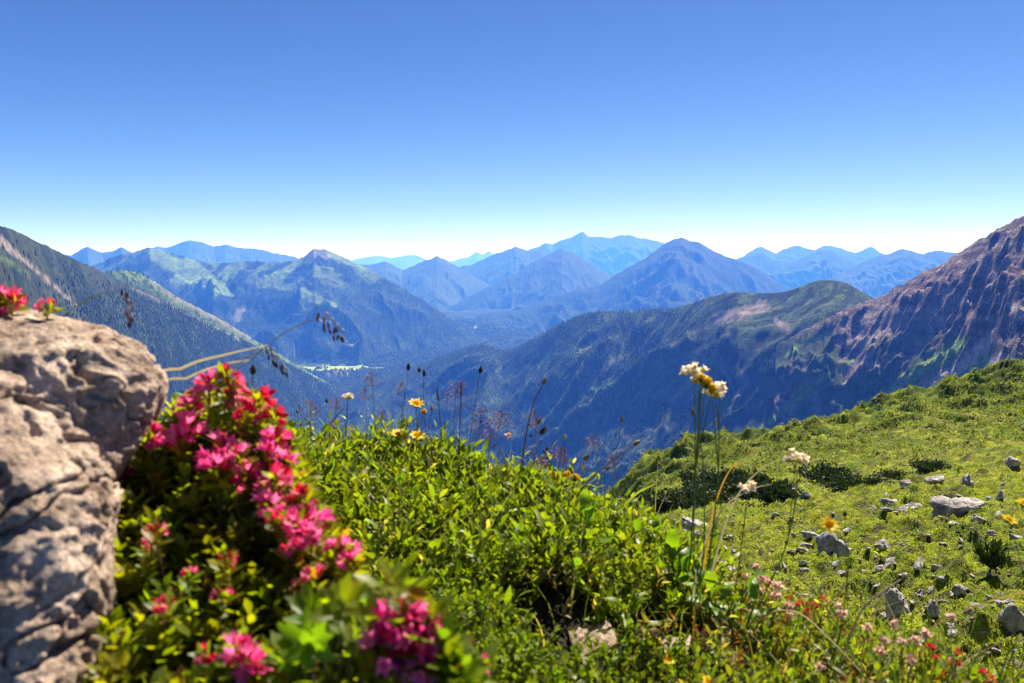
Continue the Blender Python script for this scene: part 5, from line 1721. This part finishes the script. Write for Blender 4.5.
P_("grass_stalk", "thin upright green grass stalk right of the open yellow flower", "grass", GG, [(848, 650, 1.4), (847, 590, 1.4), (845, 516, 1.4)], .0010, GRN, [("darkbud", None, .9)], 54)
P_("flower_stalk", "thick pale stalk leaning right with a round brown seed head on the meadow", "flower", GG, [(845, 650, 1.25), (862, 610, 1.25), (882, 592, 1.25), (902, 579, 1.25)], .0020, (.5, .38, .24), [("seedball", None, 1.0)], 55)
P_("grass_stalk", "long straw stalk lying across the herbs at the bottom right", "grass", GG, [(760, 620, 1.3), (795, 612, 1.22), (830, 640, 1.15), (872, 684, 1.08)], .0018, (.48, .36, .14), (), 56)
P_("grass_stalk", "straw blade curving in from the right edge above the red flowers", "grass", GG, [(1060, 690, 1.2), (1045, 600, 1.2), (1000, 598, 1.2), (955, 615, 1.2), (930, 628, 1.2)], .0012, (.40, .30, .07), (), 57, True)
P_("flower_stalk", "pale leaning stalk with a small white tip near the bottom right corner", "flower", GG, [(950, 680, 1.15), (965, 667, 1.15), (986, 655, 1.15)], .0014, (.48, .36, .22), [("bud", None, .9)], 58)
P_("grass_stalk", "upright pale flowering stalk left of the bottom right corner", "flower", GG, [(950, 690, 1.2), (951, 650, 1.2), (951, 618, 1.2)], .0012, STRAW, [("paleball", None, .8)], 59)
P_("grass_stalk", "thin orange straw between the stones on the right", "grass", GG, [(905, 660, 1.3), (912, 620, 1.3), (918, 590, 1.3)], .0011, (.42, .24, .08), (), 60)
P_("grass_stalk", "slanting tan straw in front of the long rock ledge", "grass", GG, [(925, 640, 1.4), (938, 560, 1.4), (952, 488, 1.4)], .0011, (.42, .28, .10), (), 61)
rng = np.random.default_rng(87)
for i in range(26):                                    # thin grass stalks nobody could tell apart
    px = rng.uniform(285, 640); top = np.interp(px, [285, 400, 520, 640], [415, 385, 405, 455]) + rng.uniform(-8, 40)
    D = rng.uniform(1.75, 2.1); lean = rng.uniform(-14, 20)
    kind = ["panicle", "darkbud", "panicle", "bud"][i % 4]
    P_("grass_stalk", "thin grass stalk with a tiny seed head standing along the crest of the bank", "grass", "thin grass stalks along the crest", [(px, top + 55, D), (px + lean * .4, top + 26, D), (px + lean, top, D)], rng.uniform(.0008, .0012), [BRN, RED, GRN, STRAW][rng.integers(4)], [(kind, None, rng.uniform(.7, 1.1))], 300 + i)
# near the bottom right: small red and pale flowers among the carpet
rng = np.random.default_rng(88)
RED_F = [(930, 648, 1.15), (935, 658, 1.14), (957, 652, 1.14), (956, 662, 1.13), (984, 674, 1.1), (992, 681, 1.08), (800, 604, 1.3), (815, 606, 1.3), (823, 600, 1.3), (808, 612, 1.28)]
for i, (px, py, D) in enumerate(RED_F):
    P_("red_flower", "small dark red flower among the low herbs at the bottom right", "flower", "small dark red flowers", [(px - 4, py + 26, D), (px, py, D)], .001, RED, [("redbell", None, .65)], 100 + i)
PALE = [(757, 566), (762, 578), (770, 583), (778, 586), (789, 606), (838, 606), (790, 615), (820, 668), (885, 640), (902, 642), (916, 640), (880, 652), (868, 628), (747, 577), (842, 614), (895, 624), (775, 596), (760, 590), (925, 635), (910, 660)]
for i, (px, py) in enumerate(PALE):
    D = float(np.interp(py, [560, 600, 640, 680], [1.55, 1.4, 1.25, 1.1]))
    P_("pale_flower", "small pinkish white withering flower among the low herbs at the right", "flower", "small pinkish white flowers", [(px - 3, py + 26, D), (px, py, D)], .001, BRN, [("paleball", None, rng.uniform(.7, 1.15))], 130 + i)
for i, (px, py, D, lab) in enumerate([(668, 660, 1.2, "yellow flower low in front of the bare ledge"), (562, 598, 1.5, "small orange yellow flower deep in the centre of the bank"), (414, 530, 1.6, "tiny orange flower hidden in the carpet left of centre"), (708, 682, 1.1, "yellow flower at the very bottom edge below the ledge")]):
    P_("yellow_flower", lab, "flower", None, [(px - 3, py + 25, D), (px, py, D)], .0011, GRN, [("sidedaisy", None, .95)], 170 + i)

# ----------------------------------------------------------------------------
# the village in the valley: each house a few pixels
# ----------------------------------------------------------------------------
M_HOUSE = mat_plain("house_paint", 0.8, 0.2)
rng = np.random.default_rng(99)
hp = [(326, 368), (330, 371), (333, 370), (337, 371), (341, 369.5), (345, 371), (349, 370.5), (322, 367), (352, 369), (335, 373), (341, 373), (318, 366), (328, 374), (347, 373.5)]
for i, (px, py) in enumerate(hp):
    a, b = ray(px, py)
    D = 6650.0 + rng.uniform(-120, 120)
    z = -990.0
    D = z / b
    zg = float(FLOOR + 0)
    w, l, h = rng.uniform(10, 16), rng.uniform(14, 24), rng.uniform(6, 9)
    rf = h + rng.uniform(3, 5)
    V = np.array([[-w/2, -l/2, -30], [w/2, -l/2, -30], [w/2, l/2, -30], [-w/2, l/2, -30], [-w/2, -l/2, h], [w/2, -l/2, h], [w/2, l/2, h], [-w/2, l/2, h], [0, -l/2, rf], [0, l/2, rf]], float)
    acc = Acc().add(V, [[4, 5, 8], [6, 7, 9]], [[0, 1, 5, 4], [1, 2, 6, 5], [2, 3, 7, 6], [3, 0, 4, 7]], (.72, .66, .60))
    o_ = .8
    R = np.array([[-w/2 - o_, -l/2 - o_, h - .6], [0, -l/2 - o_, rf + .15], [0, l/2 + o_, rf + .15], [-w/2 - o_, l/2 + o_, h - .6], [w/2 + o_, -l/2 - o_, h - .6], [w/2 + o_, l/2 + o_, h - .6]])
    acc.add(R, None, [[0, 1, 2, 3], [1, 4, 5, 2]], (.30, .14, .10))
    o = acc.make("house", M_HOUSE, smooth_shade=False)
    o.location = (a * D, D, z)
    o.rotation_euler = (0, 0, rng.uniform(0, 3.14))
    tag(o, "tiny pale village house in the clearing on the valley floor", "house", "village houses on the valley floor")
